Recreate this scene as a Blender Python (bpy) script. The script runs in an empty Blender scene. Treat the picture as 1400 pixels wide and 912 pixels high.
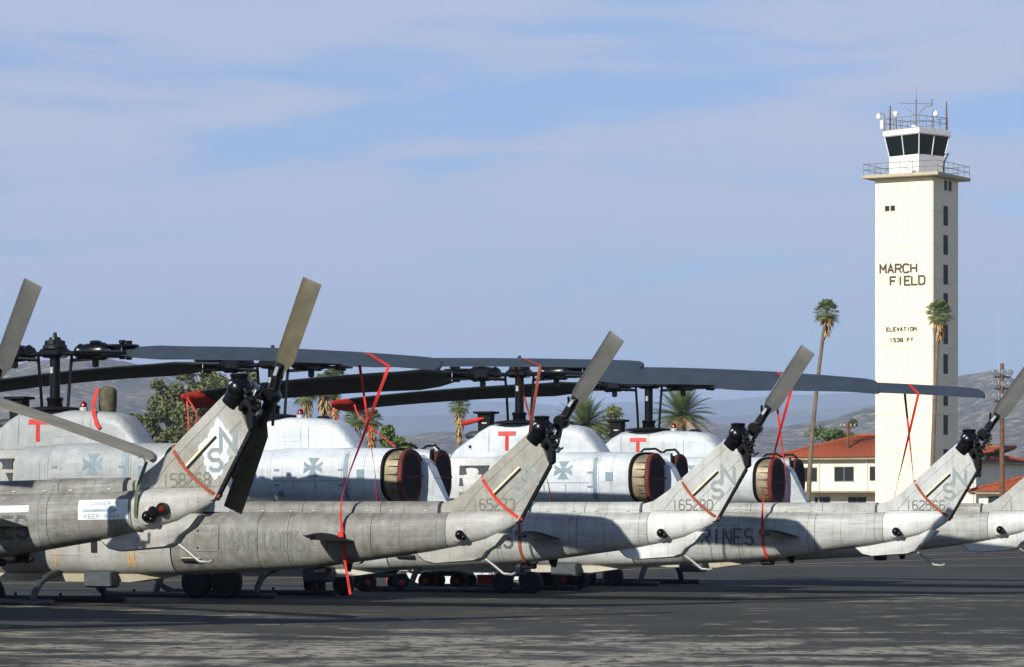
import bpy, bmesh, math, random
from mathutils import Vector, Matrix, noise as mnoise
from math import sin, cos, pi, radians as R
random.seed(7)
scn = bpy.context.scene
COL = scn.collection
# ------------------------------------------------------------------ camera
FPX = 4500.0; EYE = 1.52; HORIZON = 698.0
cam = bpy.data.cameras.new('camera'); camo = bpy.data.objects.new('camera', cam); COL.objects.link(camo)
camo.location = (0, 0, EYE); camo.rotation_euler = (pi/2, 0, 0)
cam.sensor_width = 36; cam.lens = 36*FPX/1400; cam.shift_y = (HORIZON-456)/1400.0
cam.clip_start = .5; cam.clip_end = 80000
scn.camera = camo
# ------------------------------------------------------------------ sky and sun
SUN_A = R(35.5); SUN_E = R(27.5)            # to the left and behind the camera, low
w = bpy.data.worlds.new('World'); scn.world = w; w.use_nodes = True
nt = w.node_tree; N = nt.nodes; L = nt.links
for n in list(N): N.remove(n)
out = N.new('ShaderNodeOutputWorld'); bg = N.new('ShaderNodeBackground')
sky = N.new('ShaderNodeTexSky'); sky.sky_type = 'NISHITA'; sky.sun_disc = False
sky.sun_elevation = SUN_E
SUNV = Vector((-sin(SUN_A)*cos(SUN_E), -cos(SUN_A)*cos(SUN_E), sin(SUN_E)))
sky.sun_rotation = math.atan2(SUNV.x, SUNV.y)
sky.altitude = 400; sky.air_density = 1.0; sky.dust_density = .6; sky.ozone_density = 3.0
tc = N.new('ShaderNodeTexCoord')
def cloud(scale, lo, hi, off, detail=6):
    mp = N.new('ShaderNodeMapping'); mp.inputs['Scale'].default_value = scale; mp.inputs['Location'].default_value = off
    mp.inputs['Rotation'].default_value = (0, R(4), 0)
    no = N.new('ShaderNodeTexNoise'); no.inputs['Detail'].default_value = detail; no.inputs['Roughness'].default_value = .55; no.inputs['Scale'].default_value = 1
    no.inputs['Distortion'].default_value = .35
    mr = N.new('ShaderNodeMapRange'); mr.interpolation_type = 'SMOOTHSTEP'
    mr.inputs['From Min'].default_value = lo; mr.inputs['From Max'].default_value = hi
    L.new(tc.outputs['Generated'], mp.inputs['Vector']); L.new(mp.outputs['Vector'], no.inputs['Vector']); L.new(no.outputs['Fac'], mr.inputs['Value'])
    return mr.outputs['Result']
c1 = cloud((5, 5, 30), .42, .57, (0.7, 5, 6.1), 5); c2 = cloud((16, 16, 120), .3, .75, (1, 4, 0.3), 8)
mx = N.new('ShaderNodeMath'); mx.operation = 'MULTIPLY_ADD'; L.new(c2, mx.inputs[0]); mx.inputs[1].default_value = .10; 
m2 = N.new('ShaderNodeMath'); m2.operation = 'MULTIPLY'; L.new(c1, m2.inputs[0]); m2.inputs[1].default_value = .80
m3 = N.new('ShaderNodeMath'); m3.operation = 'ADD'; L.new(m2.outputs[0], m3.inputs[0]); m3.inputs[1].default_value = .16; L.new(m3.outputs[0], mx.inputs[2])
# the veil is thin: its depth along the line of sight grows towards the horizon, as 1 / sine of the elevation
sp = N.new('ShaderNodeSeparateXYZ'); L.new(tc.outputs['Generated'], sp.inputs[0])
mz = N.new('ShaderNodeMath'); mz.operation = 'MAXIMUM'; L.new(sp.outputs[2], mz.inputs[0]); mz.inputs[1].default_value = 0
ad = N.new('ShaderNodeMath'); ad.operation = 'ADD'; L.new(mz.outputs[0], ad.inputs[0]); ad.inputs[1].default_value = .04
dv = N.new('ShaderNodeMath'); dv.operation = 'DIVIDE'; dv.inputs[0].default_value = .17; L.new(ad.outputs[0], dv.inputs[1])
mn = N.new('ShaderNodeMath'); mn.operation = 'MINIMUM'; L.new(dv.outputs[0], mn.inputs[0]); mn.inputs[1].default_value = 1
vf = N.new('ShaderNodeMath'); vf.operation = 'MULTIPLY'; L.new(mx.outputs[0], vf.inputs[0]); L.new(mn.outputs[0], vf.inputs[1])
mix = N.new('ShaderNodeMix'); mix.data_type = 'RGBA'; mix.clamp_factor = True
L.new(vf.outputs[0], mix.inputs['Factor']); wb = N.new('ShaderNodeMix'); wb.data_type = 'RGBA'; wb.blend_type = 'MULTIPLY'; wb.inputs['Factor'].default_value = 1; wb.inputs['B'].default_value = (.78, .93, 1.24, 1)
L.new(sky.outputs['Color'], wb.inputs['A']); L.new(wb.outputs['Result'], mix.inputs['A']); mix.inputs['B'].default_value = (5.5, 6.15, 7.9, 1)
bg.inputs['Strength'].default_value = .075
L.new(mix.outputs['Result'], bg.inputs['Color']); L.new(bg.outputs[0], out.inputs['Surface'])
sl = bpy.data.lights.new('sun', 'SUN'); sl.energy = 5.0; sl.angle = R(.55); sl.color = (1, .95, .87)
so = bpy.data.objects.new('sun', sl); COL.objects.link(so); so.rotation_euler = SUNV.to_track_quat('Z', 'Y').to_euler()
scn.view_settings.view_transform = 'Standard'; scn.view_settings.look = 'None'; scn.view_settings.gamma = 1; scn.view_settings.exposure = .36
scn.cycles.volume_bounces = 0; scn.cycles.max_bounces = 6; scn.cycles.use_denoising = True

# ------------------------------------------------------------------ materials
M = {}
def lin(c):
    if isinstance(c, str):
        c = [int(c[i:i+2], 16)/255 for i in (0, 2, 4)]
        c = [x/12.92 if x <= .04045 else ((x+.055)/1.055)**2.4 for x in c]
    return (*c, 1)
class NG:
    def __init__(s, name):
        s.m = bpy.data.materials.new(name); s.m.use_nodes = True; s.t = s.m.node_tree
        s.b = s.t.nodes['Principled BSDF']; M[name] = s.m
    def n(s, typ, **kw):
        x = s.t.nodes.new(typ)
        for k, v in kw.items():
            if k in x.inputs: s.set(x.inputs[k], v)
            else: setattr(x, k, v)
        return x
    def set(s, sock, v):
        if isinstance(v, bpy.types.NodeSocket): s.t.links.new(v, sock)
        else: sock.default_value = v
    def coord(s, scale, kind='Object', off=None):
        tcn = s.n('ShaderNodeTexCoord'); mp = s.n('ShaderNodeMapping')
        s.t.links.new(tcn.outputs[kind], mp.inputs['Vector']); mp.inputs['Scale'].default_value = scale
        if off is not None: s.set(mp.inputs['Location'], off)
        return mp.outputs['Vector']
    def noise(s, vec, scale=1, detail=4, rough=.55, dist=0):
        x = s.n('ShaderNodeTexNoise', Scale=scale, Detail=detail, Roughness=rough, Distortion=dist)
        s.t.links.new(vec, x.inputs['Vector']); return x.outputs['Fac']
    def rng(s, v, a, b, c=0., d=1.):
        x = s.n('ShaderNodeMapRange'); s.set(x.inputs['Value'], v)
        for k, q in zip(('From Min', 'From Max', 'To Min', 'To Max'), (a, b, c, d)): s.set(x.inputs[k], q)
        return x.outputs['Result']
    def math(s, op, a, b=0., c=0.):
        x = s.n('ShaderNodeMath', operation=op); s.set(x.inputs[0], a); s.set(x.inputs[1], b); s.set(x.inputs[2], c); return x.outputs[0]
    def mix(s, f, a, b):
        x = s.n('ShaderNodeMix', data_type='RGBA'); s.set(x.inputs['Factor'], f); s.set(x.inputs['A'], a); s.set(x.inputs['B'], b); return x.outputs['Result']
    def bump(s, h, strength, dist=.01):
        x = s.n('ShaderNodeBump', Strength=strength, Distance=dist); s.t.links.new(h, x.inputs['Height']); s.t.links.new(x.outputs[0], s.b.inputs['Normal'])
    def fin(s, col, rough=.6, metal=0., spec=.5):
        s.set(s.b.inputs['Base Color'], col); s.set(s.b.inputs['Roughness'], rough); s.set(s.b.inputs['Metallic'], metal); s.set(s.b.inputs['Specular IOR Level'], spec)
        return s.m
def simple(name, col, rough=.6, metal=0., var=.18, scale=6, spec=.5, bump=0.):
    g = NG(name); v = g.coord((1, 1, 1)); f = g.noise(v, scale, 5, .65)
    c = lin(col); d = tuple(x*(1-var*2) for x in c[:3])+(1,); e = tuple(min(1, x*(1+var)) for x in c[:3])+(1,)
    col2 = g.mix(g.rng(f, .3, .7), d, e)
    g.fin(col2, rough, metal, spec)
    if bump: g.bump(f, bump)
    return g.m
def paint(name, base, dirt, rough=.5, streak=(.7, 3, 5), seams=None, bias=0.):
    """weathered aircraft paint: faded base, grime run along the skin, chips; the object's own 'grime' says how dirty that airframe is"""
    g = NG(name)
    at = g.n('ShaderNodeAttribute', attribute_type='OBJECT', attribute_name='grime'); gr = at.outputs['Fac']
    sd = g.n('ShaderNodeAttribute', attribute_type='OBJECT', attribute_name='seed')
    off = g.n('ShaderNodeCombineXYZ'); 
    for i in range(3): g.t.links.new(sd.outputs['Fac'], off.inputs[i])
    va = g.coord((1, 1, 1), off=off.outputs[0]); vs = g.coord(streak, off=off.outputs[0])
    n1 = g.noise(va, .9, 5, .6, .4); n2 = g.noise(vs, 2.2, 7, .68, .25); n3 = g.noise(va, 26, 6, .7); n4 = g.noise(va, 5, 8, .72)
    big = g.math('MULTIPLY_ADD', n1, .55, g.math('MULTIPLY', n2, .45))
    f = g.rng(g.math('ADD', g.math('ADD', big, g.math('MULTIPLY', gr, .30)), bias), .42, .80)
    c = g.mix(f, lin(base), lin(dirt))
    fade = g.mix(g.rng(n4, .35, .65, 0., .35), c, g.mix(.5, c, (.62, .66, .70, 1)))
    spots = g.math('MULTIPLY', g.rng(n3, .58, .72, 0., 1.), g.rng(n4, .45, .6, 0., .55))
    c = g.mix(spots, fade, lin('4a463c'))
    if seams:
        sx = g.n('ShaderNodeSeparateXYZ'); g.t.links.new(g.coord((1, 1, 1)), sx.inputs[0])
        fr = g.math('FRACT', g.math('DIVIDE', sx.outputs[0], seams)); ln = g.math('LESS_THAN', g.math('ABSOLUTE', g.math('SUBTRACT', fr, .5)), .006/seams)
        fr2 = g.math('FRACT', g.math('DIVIDE', sx.outputs[2], .205)); ln2 = g.math('LESS_THAN', g.math('ABSOLUTE', g.math('SUBTRACT', fr2, .5)), .018)
        ln = g.math('MAXIMUM', ln, g.math('MULTIPLY', ln2, .45))
        c = g.mix(g.math('MULTIPLY', ln, .5), c, lin('38352c'))
    # rain runs down the skin and rows of rivets
    run = g.noise(g.coord((7, 7, .55), off=off.outputs[0]), 2.0, 5, .7); c = g.mix(g.math('MULTIPLY', g.rng(run, .55, .75), .38), c, lin('6a604b'))
    s2 = g.n('ShaderNodeSeparateXYZ'); g.t.links.new(g.coord((1, 1, 1)), s2.inputs[0])
    rx = g.math('LESS_THAN', g.math('ABSOLUTE', g.math('SUBTRACT', g.math('FRACT', g.math('DIVIDE', s2.outputs[0], .31)), .5)), .03); rz_ = g.math('LESS_THAN', g.math('ABSOLUTE', g.math('SUBTRACT', g.math('FRACT', g.math('DIVIDE', s2.outputs[2], .05)), .5)), .2)
    c = g.mix(g.math('MULTIPLY', g.math('MULTIPLY', rx, rz_), .38), c, lin('403d35'))
    g.fin(c, g.rng(n2, .3, .8, rough-.1, rough+.2), 0, .4); g.bump(g.math('MULTIPLY_ADD', n4, 1., n1), .12, .03)
    return g.m
paint('paint_white', 'c6cfd5', '868a87', .42, (.6, 3, 3), bias=-.05)
paint('paint_grey', 'b4b9b3', '5c594d', .5, (.35, 4, 7), seams=.62, bias=-.03)
paint('paint_fin', 'b7bcba', '7d7a6c', .5, (1.5, 3, 1.5), bias=-.03)
paint('paint_light', 'c9ccc8', '8c8a80', .5, (.6, 3, 3), bias=-.08)
paint('paint_cream', 'd3cfbf', 'a0977c', .5, (1.5, 3, .8), bias=-.05)
simple('black_metal', '1b1d1e', .45, .3, .3, 30)
simple('black_paint', '0b0c0c', .75, 0, .3, 12, .2)
simple('gear_black', '101213', .28, .5, .3, 40)
simple('steel', '9a9d9c', .35, .9, .2, 30)
simple('pale_metal', 'b9b9b2', .4, .2, .15, 20)
simple('dull_metal', '84867f', .5, .3, .25, 12)
simple('skid_grey', '384042', .55, 0, .25, 8)
simple('rubber', '080808', .8, 0, .3, 14)
simple('blade_top', '2d3840', .6, 0, .14, 3)
simple('blade_dark', '1e211f', .6, 0, .25, 4)
simple('tail_blade_grey', '393a35', .55, 0, .2, 5)
simple('blade_olive', '85806a', .65, 0, .15, 4)
simple('tail_blade_olive', '464126', .6, 0, .22, 5)
simple('bare_edge', 'cfd0cc', .25, .9, .12, 16)
simple('red_strap', 'c4281d', .75, 0, .28, 5)
simple('brown_strap', '8a4028', .75, 0, .2, 14)
simple('green_strap', '4f5a40', .8, 0, .2, 14)
simple('red_fabric', 'b52a1c', .7, 0, .3, 5, bump=.5)
simple('maroon_fabric', '5c211b', .8, 0, .3, 7, bump=.7)
simple('maroon_fabric_shade', '190d0b', .9, 0, .3, 7, bump=.7)  # exhaust cover fabric, with the shade of its recessed centre put into the colour
simple('olive_fabric', '55503a', .85, 0, .35, 9, bump=.8)
simple('red_paint', 'b51d12', .5, 0, .15, 8)
simple('red_lens', '6a0c0c', .15, 0, .1, 5)
simple('mark_grey', '7e8786', .6, 0, .14, 12)
simple('mark_pale', '93a2a8', .6, 0, .2, 14)
simple('mark_blue', '74858d', .6, 0, .14, 12)
def chipped(name, col, under):
    g = NG(name); v = g.coord((1, 1, 1)); f = g.math('MULTIPLY_ADD', g.noise(v, 22, 6, .75), .5, g.math('MULTIPLY', g.noise(v, 4, 4, .6), .5)); g.fin(g.mix(g.rng(f, .54, .62), lin(col), lin(under)), .65, 0, .3)
chipped('mark_dark', '4c5351', '86857a'); chipped('mark_grime', '66685f', '8f8d80')
simple('placard', 'c6cccc', .6, 0, .1, 9)
simple('orange_stripe', 'd49a2c', .6, 0, .25, 9)
simple('formation_strip', 'd8cfa8', .5, 0, .12, 20)
simple('beige_metal', '82775d', .5, .2, .28, 6)
simple('flat_black', '0c0d0d', .85, 0, .3, 8)  # one near-black for inner cores, slots, holes and duct ribs
simple('panel_line', '5d625f', .7, 0, .3, 15)
g = NG('canopy_glass'); g.fin(lin('1a2422'), .08, 0, .6)
g = NG('dark_glass'); f = g.noise(g.coord((1, 1, 1)), .6, 3); g.fin(g.mix(f, lin('030c0a'), lin('0a1c18')), .1, 0, .35)
g = NG('window_glass'); f = g.noise(g.coord((1, 1, 1)), .35, 3); g.fin(g.mix(f, lin('0d100f'), lin('262c2a')), .5, 0, .12)

# ------------------------------------------------------------------ mesh tools
class MB:
    def __init__(s): s.v = []; s.f = []; s.mi = []
    def add(s, vs, fs, mi=0):
        o = len(s.v); s.v += [tuple(p) for p in vs]; s.f += [tuple(i+o for i in q) for q in fs]; s.mi += [mi]*len(fs); return s
    def box(s, c, d, rot=None, mi=0, taper=1.):
        vs = []
        for z in (-.5, .5):
            k = taper if z > 0 else 1
            for x, y in ((-.5, -.5), (.5, -.5), (.5, .5), (-.5, .5)): vs.append(Vector((x*d[0]*k, y*d[1]*k, z*d[2])))
        if rot is not None: vs = [rot @ p for p in vs]
        return s.add([p+Vector(c) for p in vs], [(3, 2, 1, 0), (4, 5, 6, 7), (0, 1, 5, 4), (1, 2, 6, 5), (2, 3, 7, 6), (3, 0, 4, 7)], mi)
    def bevbox(s, c, d, b, rot=None, mi=0):
        """box with chamfered edges"""
        hx, hy, hz = [q/2 for q in d]; b = min(b, hx*.95, hy*.95, hz*.95)
        rings = []
        for z, k in ((-hz, b), (-hz+b, 0), (hz-b, 0), (hz, b)):
            x, y = hx-k, hy-k; e = b*.7
            rings.append([Vector(p) for p in ((x, -y+e, z), (x, y-e, z), (x-e, y, z), (-x+e, y, z), (-x, y-e, z), (-x, -y+e, z), (-x+e, -y, z), (x-e, -y, z))])
        if rot is not None: rings = [[rot @ p for p in r] for r in rings]
        return s.loft([[p+Vector(c) for p in r] for r in rings], mi=mi)
    def loft(s, rings, cap=True, mi=0, closed=True, wrap=False):
        n = len(rings[0]); vs = [p for r in rings for p in r]; fs = []
        m = len(rings)
        for i in range(m if wrap else m-1):
            j2 = (i+1) % m
            for j in range(n if closed else n-1):
                k = (j+1) % n; fs.append((i*n+j, i*n+k, j2*n+k, j2*n+j))
        if cap and closed and not wrap: fs.append(tuple(range(n))[::-1]); fs.append(tuple((m-1)*n+j for j in range(n)))
        return s.add(vs, fs, mi)
    def tube(s, path, r, n=8, mi=0, cap=True):
        path = [Vector(p) for p in path]; rr = r if isinstance(r, (list, tuple)) else [r]*len(path)
        rings = []; up = None
        for i, p in enumerate(path):
            t = (path[min(i+1, len(path)-1)]-path[max(i-1, 0)]).normalized()
            if up is None: up = Vector((0, 0, 1)) if abs(t.z) < .9 else Vector((1, 0, 0))
            a = t.cross(up).normalized(); b = a.cross(t).normalized(); up = b
            rings.append([p+a*rr[i]*cos(2*pi*k/n)+b*rr[i]*sin(2*pi*k/n) for k in range(n)])
        return s.loft(rings, cap, mi)
    def lathe(s, c, prof, axis='z', n=16, mi=0):
        rings = []
        for h, r in prof:
            ring = []
            for k in range(n):
                a = 2*pi*k/n; p = (r*cos(a), r*sin(a), h)
                if axis == 'y': p = (r*cos(a), h, -r*sin(a))
                elif axis == 'x': p = (h, r*cos(a), r*sin(a))
                ring.append(Vector(c)+Vector(p))
            rings.append(ring)
        return s.loft(rings, True, mi)
    def sphere(s, c, r, n=12, sc=(1, 1, 1), mi=0):
        m = n//2; prof = [(-cos(pi*i/m), max(.02, sin(pi*i/m))) for i in range(m+1)]
        rings = [[Vector(c)+Vector((q*cos(2*pi*k/n)*r*sc[0], q*sin(2*pi*k/n)*r*sc[1], h*r*sc[2])) for k in range(n)] for h, q in prof]
        return s.loft(rings, True, mi)
    def prism(s, outline, y0, y1, mi=0, inset=0.):
        """outline in (x, z), extruded along y; edge sheets are chamfered by inset"""
        c = Vector((sum(p[0] for p in outline)/len(outline), sum(p[1] for p in outline)/len(outline)))
        def ins(p, k):
            d = Vector(p)-c; l = d.length; return c+d*((l-k)/l)
        rings = []
        if inset:
            q = [ins(p, inset) for p in outline]; b = min(inset, abs(y1-y0)*.45)*(1 if y1 > y0 else -1)
            for o, y in ((q, y0), (outline, y0+b), (outline, y1-b), (q, y1)): rings.append([Vector((p[0], y, p[1])) for p in o])
        else:
            for y in (y0, y1): rings.append([Vector((p[0], y, p[1])) for p in outline])
        return s.loft(rings, True, mi)
    def ribbon(s, path, side, width, thick=.006, mi=0):
        path = [Vector(p) for p in path]; side = side if isinstance(side, list) else [side]*len(path); rings = []
        for i, p in enumerate(path):
            t = (path[min(i+1, len(path)-1)]-path[max(i-1, 0)]).normalized(); sv = Vector(side[i]); sv = (sv-t*sv.dot(t)).normalized()
            n = t.cross(sv).normalized(); a = sv*width/2; b = n*thick/2
            rings.append([p+a+b, p-a+b, p-a-b, p+a-b])
        return s.loft(rings, True, mi)
    def mesh(s, name, mats, smooth=40):
        me = bpy.data.meshes.new(name); me.from_pydata(s.v, [], s.f)
        mats = mats if isinstance(mats, (list, tuple)) else [mats]
        for m in mats: me.materials.append(M[m])
        if len(mats) > 1: me.polygons.foreach_set('material_index', s.mi)
        bm = bmesh.new(); bm.from_mesh(me); bmesh.ops.recalc_face_normals(bm, faces=bm.faces[:]); bm.to_mesh(me); bm.free()
        if smooth:
            me.polygons.foreach_set('use_smooth', [True]*len(me.polygons)); me.set_sharp_from_angle(angle=R(smooth))
        me.update(); return me
def link(name, me, parent=None, loc=(0, 0, 0), rz=0., **props):
    o = bpy.data.objects.new(name, me); COL.objects.link(o); o.location = loc
    if rz: o.rotation_euler = (0, 0, rz)
    if parent is not None: o.parent = parent
    for k, v in props.items():
        if v is not None: o[k] = v
    return o
def thing(name, label, cat, loc=(0, 0, 0), rz=0., group=None): return link(name, None, None, loc, rz, label=label, category=cat, group=group)
def struct(name, me): return link(name, me, kind='structure')
def at(px, Z): return (px-700)/FPX*Z
def hz(py, Z): return EYE+(HORIZON-py)/FPX*Z
TH = math.atan2(.436, .9); CT, ST = cos(TH), sin(TH)

# ------------------------------------------------------------------ block lettering as strokes
GL = {
 'M': [[(0,0),(0,6),(2,2.6),(4,6),(4,0)]], 'A': [[(0,0),(2,6),(4,0)],[(.7,2),(3.3,2)]],
 'R': [[(0,0),(0,6),(3,6),(4,5),(4,4),(3,3),(0,3)],[(2.2,3),(4,0)]], 'I': [[(2,0),(2,6)]],
 'N': [[(0,0),(0,6),(4,0),(4,6)]], 'E': [[(4,6),(0,6),(0,0),(4,0)],[(0,3),(3,3)]],
 'S': [[(4,5),(3,6),(1,6),(0,5),(0,4),(1,3),(3,3),(4,2),(4,1),(3,0),(1,0),(0,1)]],
 '1': [[(1,5),(2,6),(2,0)]], '2': [[(0,5),(1,6),(3,6),(4,5),(4,4),(0,1),(0,0),(4,0)]],
 '3': [[(0,5),(1,6),(3,6),(4,5),(4,4),(3,3),(4,2),(4,1),(3,0),(1,0),(0,1)]],
 '5': [[(4,6),(0,6),(0,3.4),(3,3.4),(4,2.6),(4,1),(3,0),(0,0)]],
 '6': [[(4,5),(3,6),(1,6),(0,5),(0,1),(1,0),(3,0),(4,1),(4,2.4),(3,3.3),(0,3.3)]],
 '7': [[(0,6),(4,6),(1.4,0)]],
 '8': [[(1,3),(0,4),(0,5),(1,6),(3,6),(4,5),(4,4),(3,3),(1,3),(0,2),(0,1),(1,0),(3,0),(4,1),(4,2),(3,3)]],
 '0': [[(2,0),(1,0),(0,1),(0,5),(1,6),(3,6),(4,5),(4,1),(3,0),(2,0)]],
 'B': [[(0,0),(0,6),(3,6),(4,5),(4,4),(3,3),(0,3)],[(3,3),(4,2),(4,1),(3,0),(0,0)]],
 'D': [[(0,0),(0,6),(3,6),(4,5),(4,1),(3,0),(0,0)]], 'G': [[(4,5),(3,6),(1,6),(0,5),(0,1),(1,0),(3,0),(4,1),(4,3),(2.4,3)]],
 'K': [[(0,0),(0,6)],[(4,6),(.4,3),(4,0)]], 'P': [[(0,0),(0,6),(3,6),(4,5),(4,4),(3,3),(0,3)]],
 'Y': [[(0,6),(2,3),(2,0)],[(4,6),(2,3)]], 'W': [[(0,6),(1,0),(2,4),(3,0),(4,6)]], 'T': [[(0,6),(4,6)],[(2,6),(2,0)]],
 'H': [[(0,0),(0,6)],[(4,0),(4,6)],[(0,3),(4,3)]], 'F': [[(4,6),(0,6),(0,0)],[(0,3.1),(3.2,3.1)]], 'L': [[(0,6),(0,0),(4,0)]], 'V': [[(0,6),(2,0),(4,6)]],
 'O': [[(2,0),(1,0),(0,1.2),(0,4.8),(1,6),(3,6),(4,4.8),(4,1.2),(3,0),(2,0)]],
 'C': [[(4,5),(3,6),(1,6),(0,5),(0,1),(1,0),(3,0),(4,1)]],
}
def stroke(mb, pts, wd, fn, lift):
    """a mitred band along pts (u, v) laid on the surface fn(u, v, lift)"""
    P = [Vector(p) for p in pts]; Q = [P[0]]
    for a, b in zip(P, P[1:]):
        k = max(1, int((b-a).length/.07))
        Q += [a+(b-a)*(i/k) for i in range(1, k+1)]
    n = len(Q); lr = []
    for i in range(n):
        a = (Q[i]-Q[i-1]).normalized() if i else None; b = (Q[i+1]-Q[i]).normalized() if i < n-1 else None
        a = a or b; b = b or a; t = (a+b); t = t.normalized() if t.length > .2 else b
        nn = Vector((-t.y, t.x)); k = 1/max(.45, nn.dot(Vector((-b.y, b.x)))); lr.append((Q[i]+nn*wd/2*k, Q[i]-nn*wd/2*k))
    vs = []
    for l, r in lr: vs += [fn(l.x, l.y, lift), fn(r.x, r.y, lift)]
    mb.add(vs, [(2*i, 2*i+1, 2*i+3, 2*i+2) for i in range(n-1)])
def lettering(text, u0, v0, h, pitch, wd, fn, rot=0.):
    mb = MB(); cr, sr = cos(rot), sin(rot); cw = pitch*.72/4; ch = h/6; k = 0
    for i, c in enumerate(text):
        for pl in GL.get(c, []):
            pts = []
            for a, b in pl:
                x, y = i*pitch+a*cw, b*ch; pts.append((u0+x*cr-y*sr, v0+x*sr+y*cr))
            stroke(mb, pts, wd, fn, .004+.0006*(k % 4)); k += 1
    return mb

# ------------------------------------------------------------------ helicopter shapes (x aft, y starboard, z up, origin on the ground under the mast)
def interp(tab, t):
    for a, b in zip(tab, tab[1:]):
        if t <= b[0]:
            k = (t-a[0])/(b[0]-a[0]); k = min(1, max(0, k)); return [p+(q-p)*k for p, q in zip(a[1:], b[1:])]
    return list(tab[-1][1:])
BODY = [(-4.95, 1.0, 1.2, .06), (-4.85, .86, 1.32, .2), (-4.5, .72, 1.45, .34), (-3.8, .6, 1.6, .43), (-2.6, .52, 1.66, .47), (-1, .47, 1.66, .49), (1.2, .46, 1.62, .5), (2.0, .47, 1.56, .49), (2.5, .485, 1.52, .465)]
BOOM = [(2.5, .485, 1.52, .465), (4.84, .61, 1.51, .37), (6.97, .89, 1.5, .27), (7.45, .97, 1.5, .235), (7.9, 1.07, 1.5, .19), (8.2, 1.19, 1.49, .13), (8.36, 1.29, 1.46, .06), (8.42, 1.34, 1.42, .02)]
def sect(t, tab, n=28, e=2.7, grow=0.):
    zb, zt, hw = interp(tab, t); zc, hh = (zb+zt)/2, (zt-zb)/2+grow; hw += grow; r = []
    for k in range(n):
        a = 2*pi*k/n; ca, sa = cos(a), sin(a)
        r.append(Vector((t, hw*abs(ca)**(2/e)*(1 if ca >= 0 else -1), zc+hh*abs(sa)**(2/e)*(1 if sa >= 0 else -1))))
    return r
def side(t, z, lift, e=2.7):
    tab = BOOM if t > 2.5 else BODY
    zb, zt, hw = interp(tab, t); q = min(.98, abs(2*(z-zb)/(zt-zb)-1)); return Vector((t, -hw*(1-q**e)**(1/e)-lift, z))
def span(a, b, step):
    n = max(1, round((b-a)/step)); return [a+(b-a)*i/n for i in range(n+1)]
NY, NZ, NHY, NHZ, NE = -.56, 2.11, .44, .49, 2.8
def nac_ring(t, k=1., sy=1., oblique=0., n=30, grow=0.):
    r = []
    for j in range(n):
        a = 2*pi*j/n; ca, sa = cos(a), sin(a); dy = (NHY*k+grow)*abs(ca)**(2/NE)*(1 if ca >= 0 else -1)
        r.append(Vector((t+oblique*(dy+NHY), sy*(NY+dy), NZ+(NHZ*k+grow)*abs(sa)**(2/NE)*(1 if sa >= 0 else -1))))
    return r
def nac_k(t): return .9+.1*min(1, max(0, (t+.12)/.8)) if t < 1.9 else 1-.035*(t-1.9)
def nac_side(t, z, lift, sy=1):
    q = min(.97, abs(z-NZ)/(NHZ*nac_k(t))); return Vector((t, sy*(NY-NHY*nac_k(t)*(1-q**NE)**(1/NE)-lift), z))
PYL = [(-1.42, 2.42, 2.5, .2), (-1.2, 2.36, 2.7, .3), (-.75, 2.3, 3.0, .37), (-.5, 2.3, 3.13, .38), (0, 2.3, 3.17, .385), (1.2, 2.3, 3.12, .37), (1.42, 2.3, 3.05, .355), (1.6, 2.3, 2.86, .33), (1.8, 2.34, 2.58, .3), (1.86, 2.4, 2.5, .26)]
def pyl_side(t, z, lift):
    zb, zt, hw = interp(PYL, t); q = min(.97, abs(2*(z-zb)/(zt-zb)-1)); return Vector((t, -hw*(1-q**4.2)**(1/4.2)-lift, z))
FIN = [(6.75, 1.5), (7.0, 1.6), (7.3, 1.68), (7.55, 1.84), (8.58, 2.7), (8.66, 2.69), (8.84, 2.52), (8.97, 2.22), (8.44, 1.34), (8.3, 1.3), (7.4, 1.25), (6.9, 1.35)]
FY = .062
def fin_side(t, z, lift): return Vector((t, -FY-lift, z))

TEMPL = []      # (name, mesh, parent index or None, label)
def part(name, mb, mat, parent=None, label=None, smooth=40, me=None):
    TEMPL.append((name, me or mb.mesh(name, mat, smooth), parent, label)); return len(TEMPL)-1
def plate(fn, u0, u1, v0, v1, th=.005, r=.03):
    """a thin access panel lying proud of a skin: rounded corners, own edges"""
    nx, nz = 5, 5; us = [u0+(u1-u0)*i/nx for i in range(nx+1)]; vv = [v0+(v1-v0)*i/nz for i in range(nz+1)]
    mb = MB(); top = [fn(u, v, th) for v in vv for u in us]; bot = [fn(u, v, -.002) for v in vv for u in us]; W = nx+1
    mb.add(top, [(j*W+i, j*W+i+1, (j+1)*W+i+1, (j+1)*W+i) for j in range(nz) for i in range(nx)])
    rim = list(range(W))+[j*W+nx for j in range(1, nz+1)]+[nz*W+i for i in range(nx-1, -1, -1)]+[j*W for j in range(nz-1, 0, -1)]
    vs = [top[i] for i in rim]+[bot[i] for i in rim]; n = len(rim)
    mb.add(vs, [(i, (i+1) % n, n+(i+1) % n, n+i) for i in range(n)]); return mb
def outline_rect(fn, u0, u1, v0, v1, wd=.008, c=.03):
    mb = MB(); pts = [(u0+c, v0), (u1-c, v0), (u1, v0+c), (u1, v1-c), (u1-c, v1), (u0+c, v1), (u0, v1-c), (u0, v0+c), (u0+c, v0)]
    stroke(mb, pts, wd, fn, .003); return mb

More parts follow.
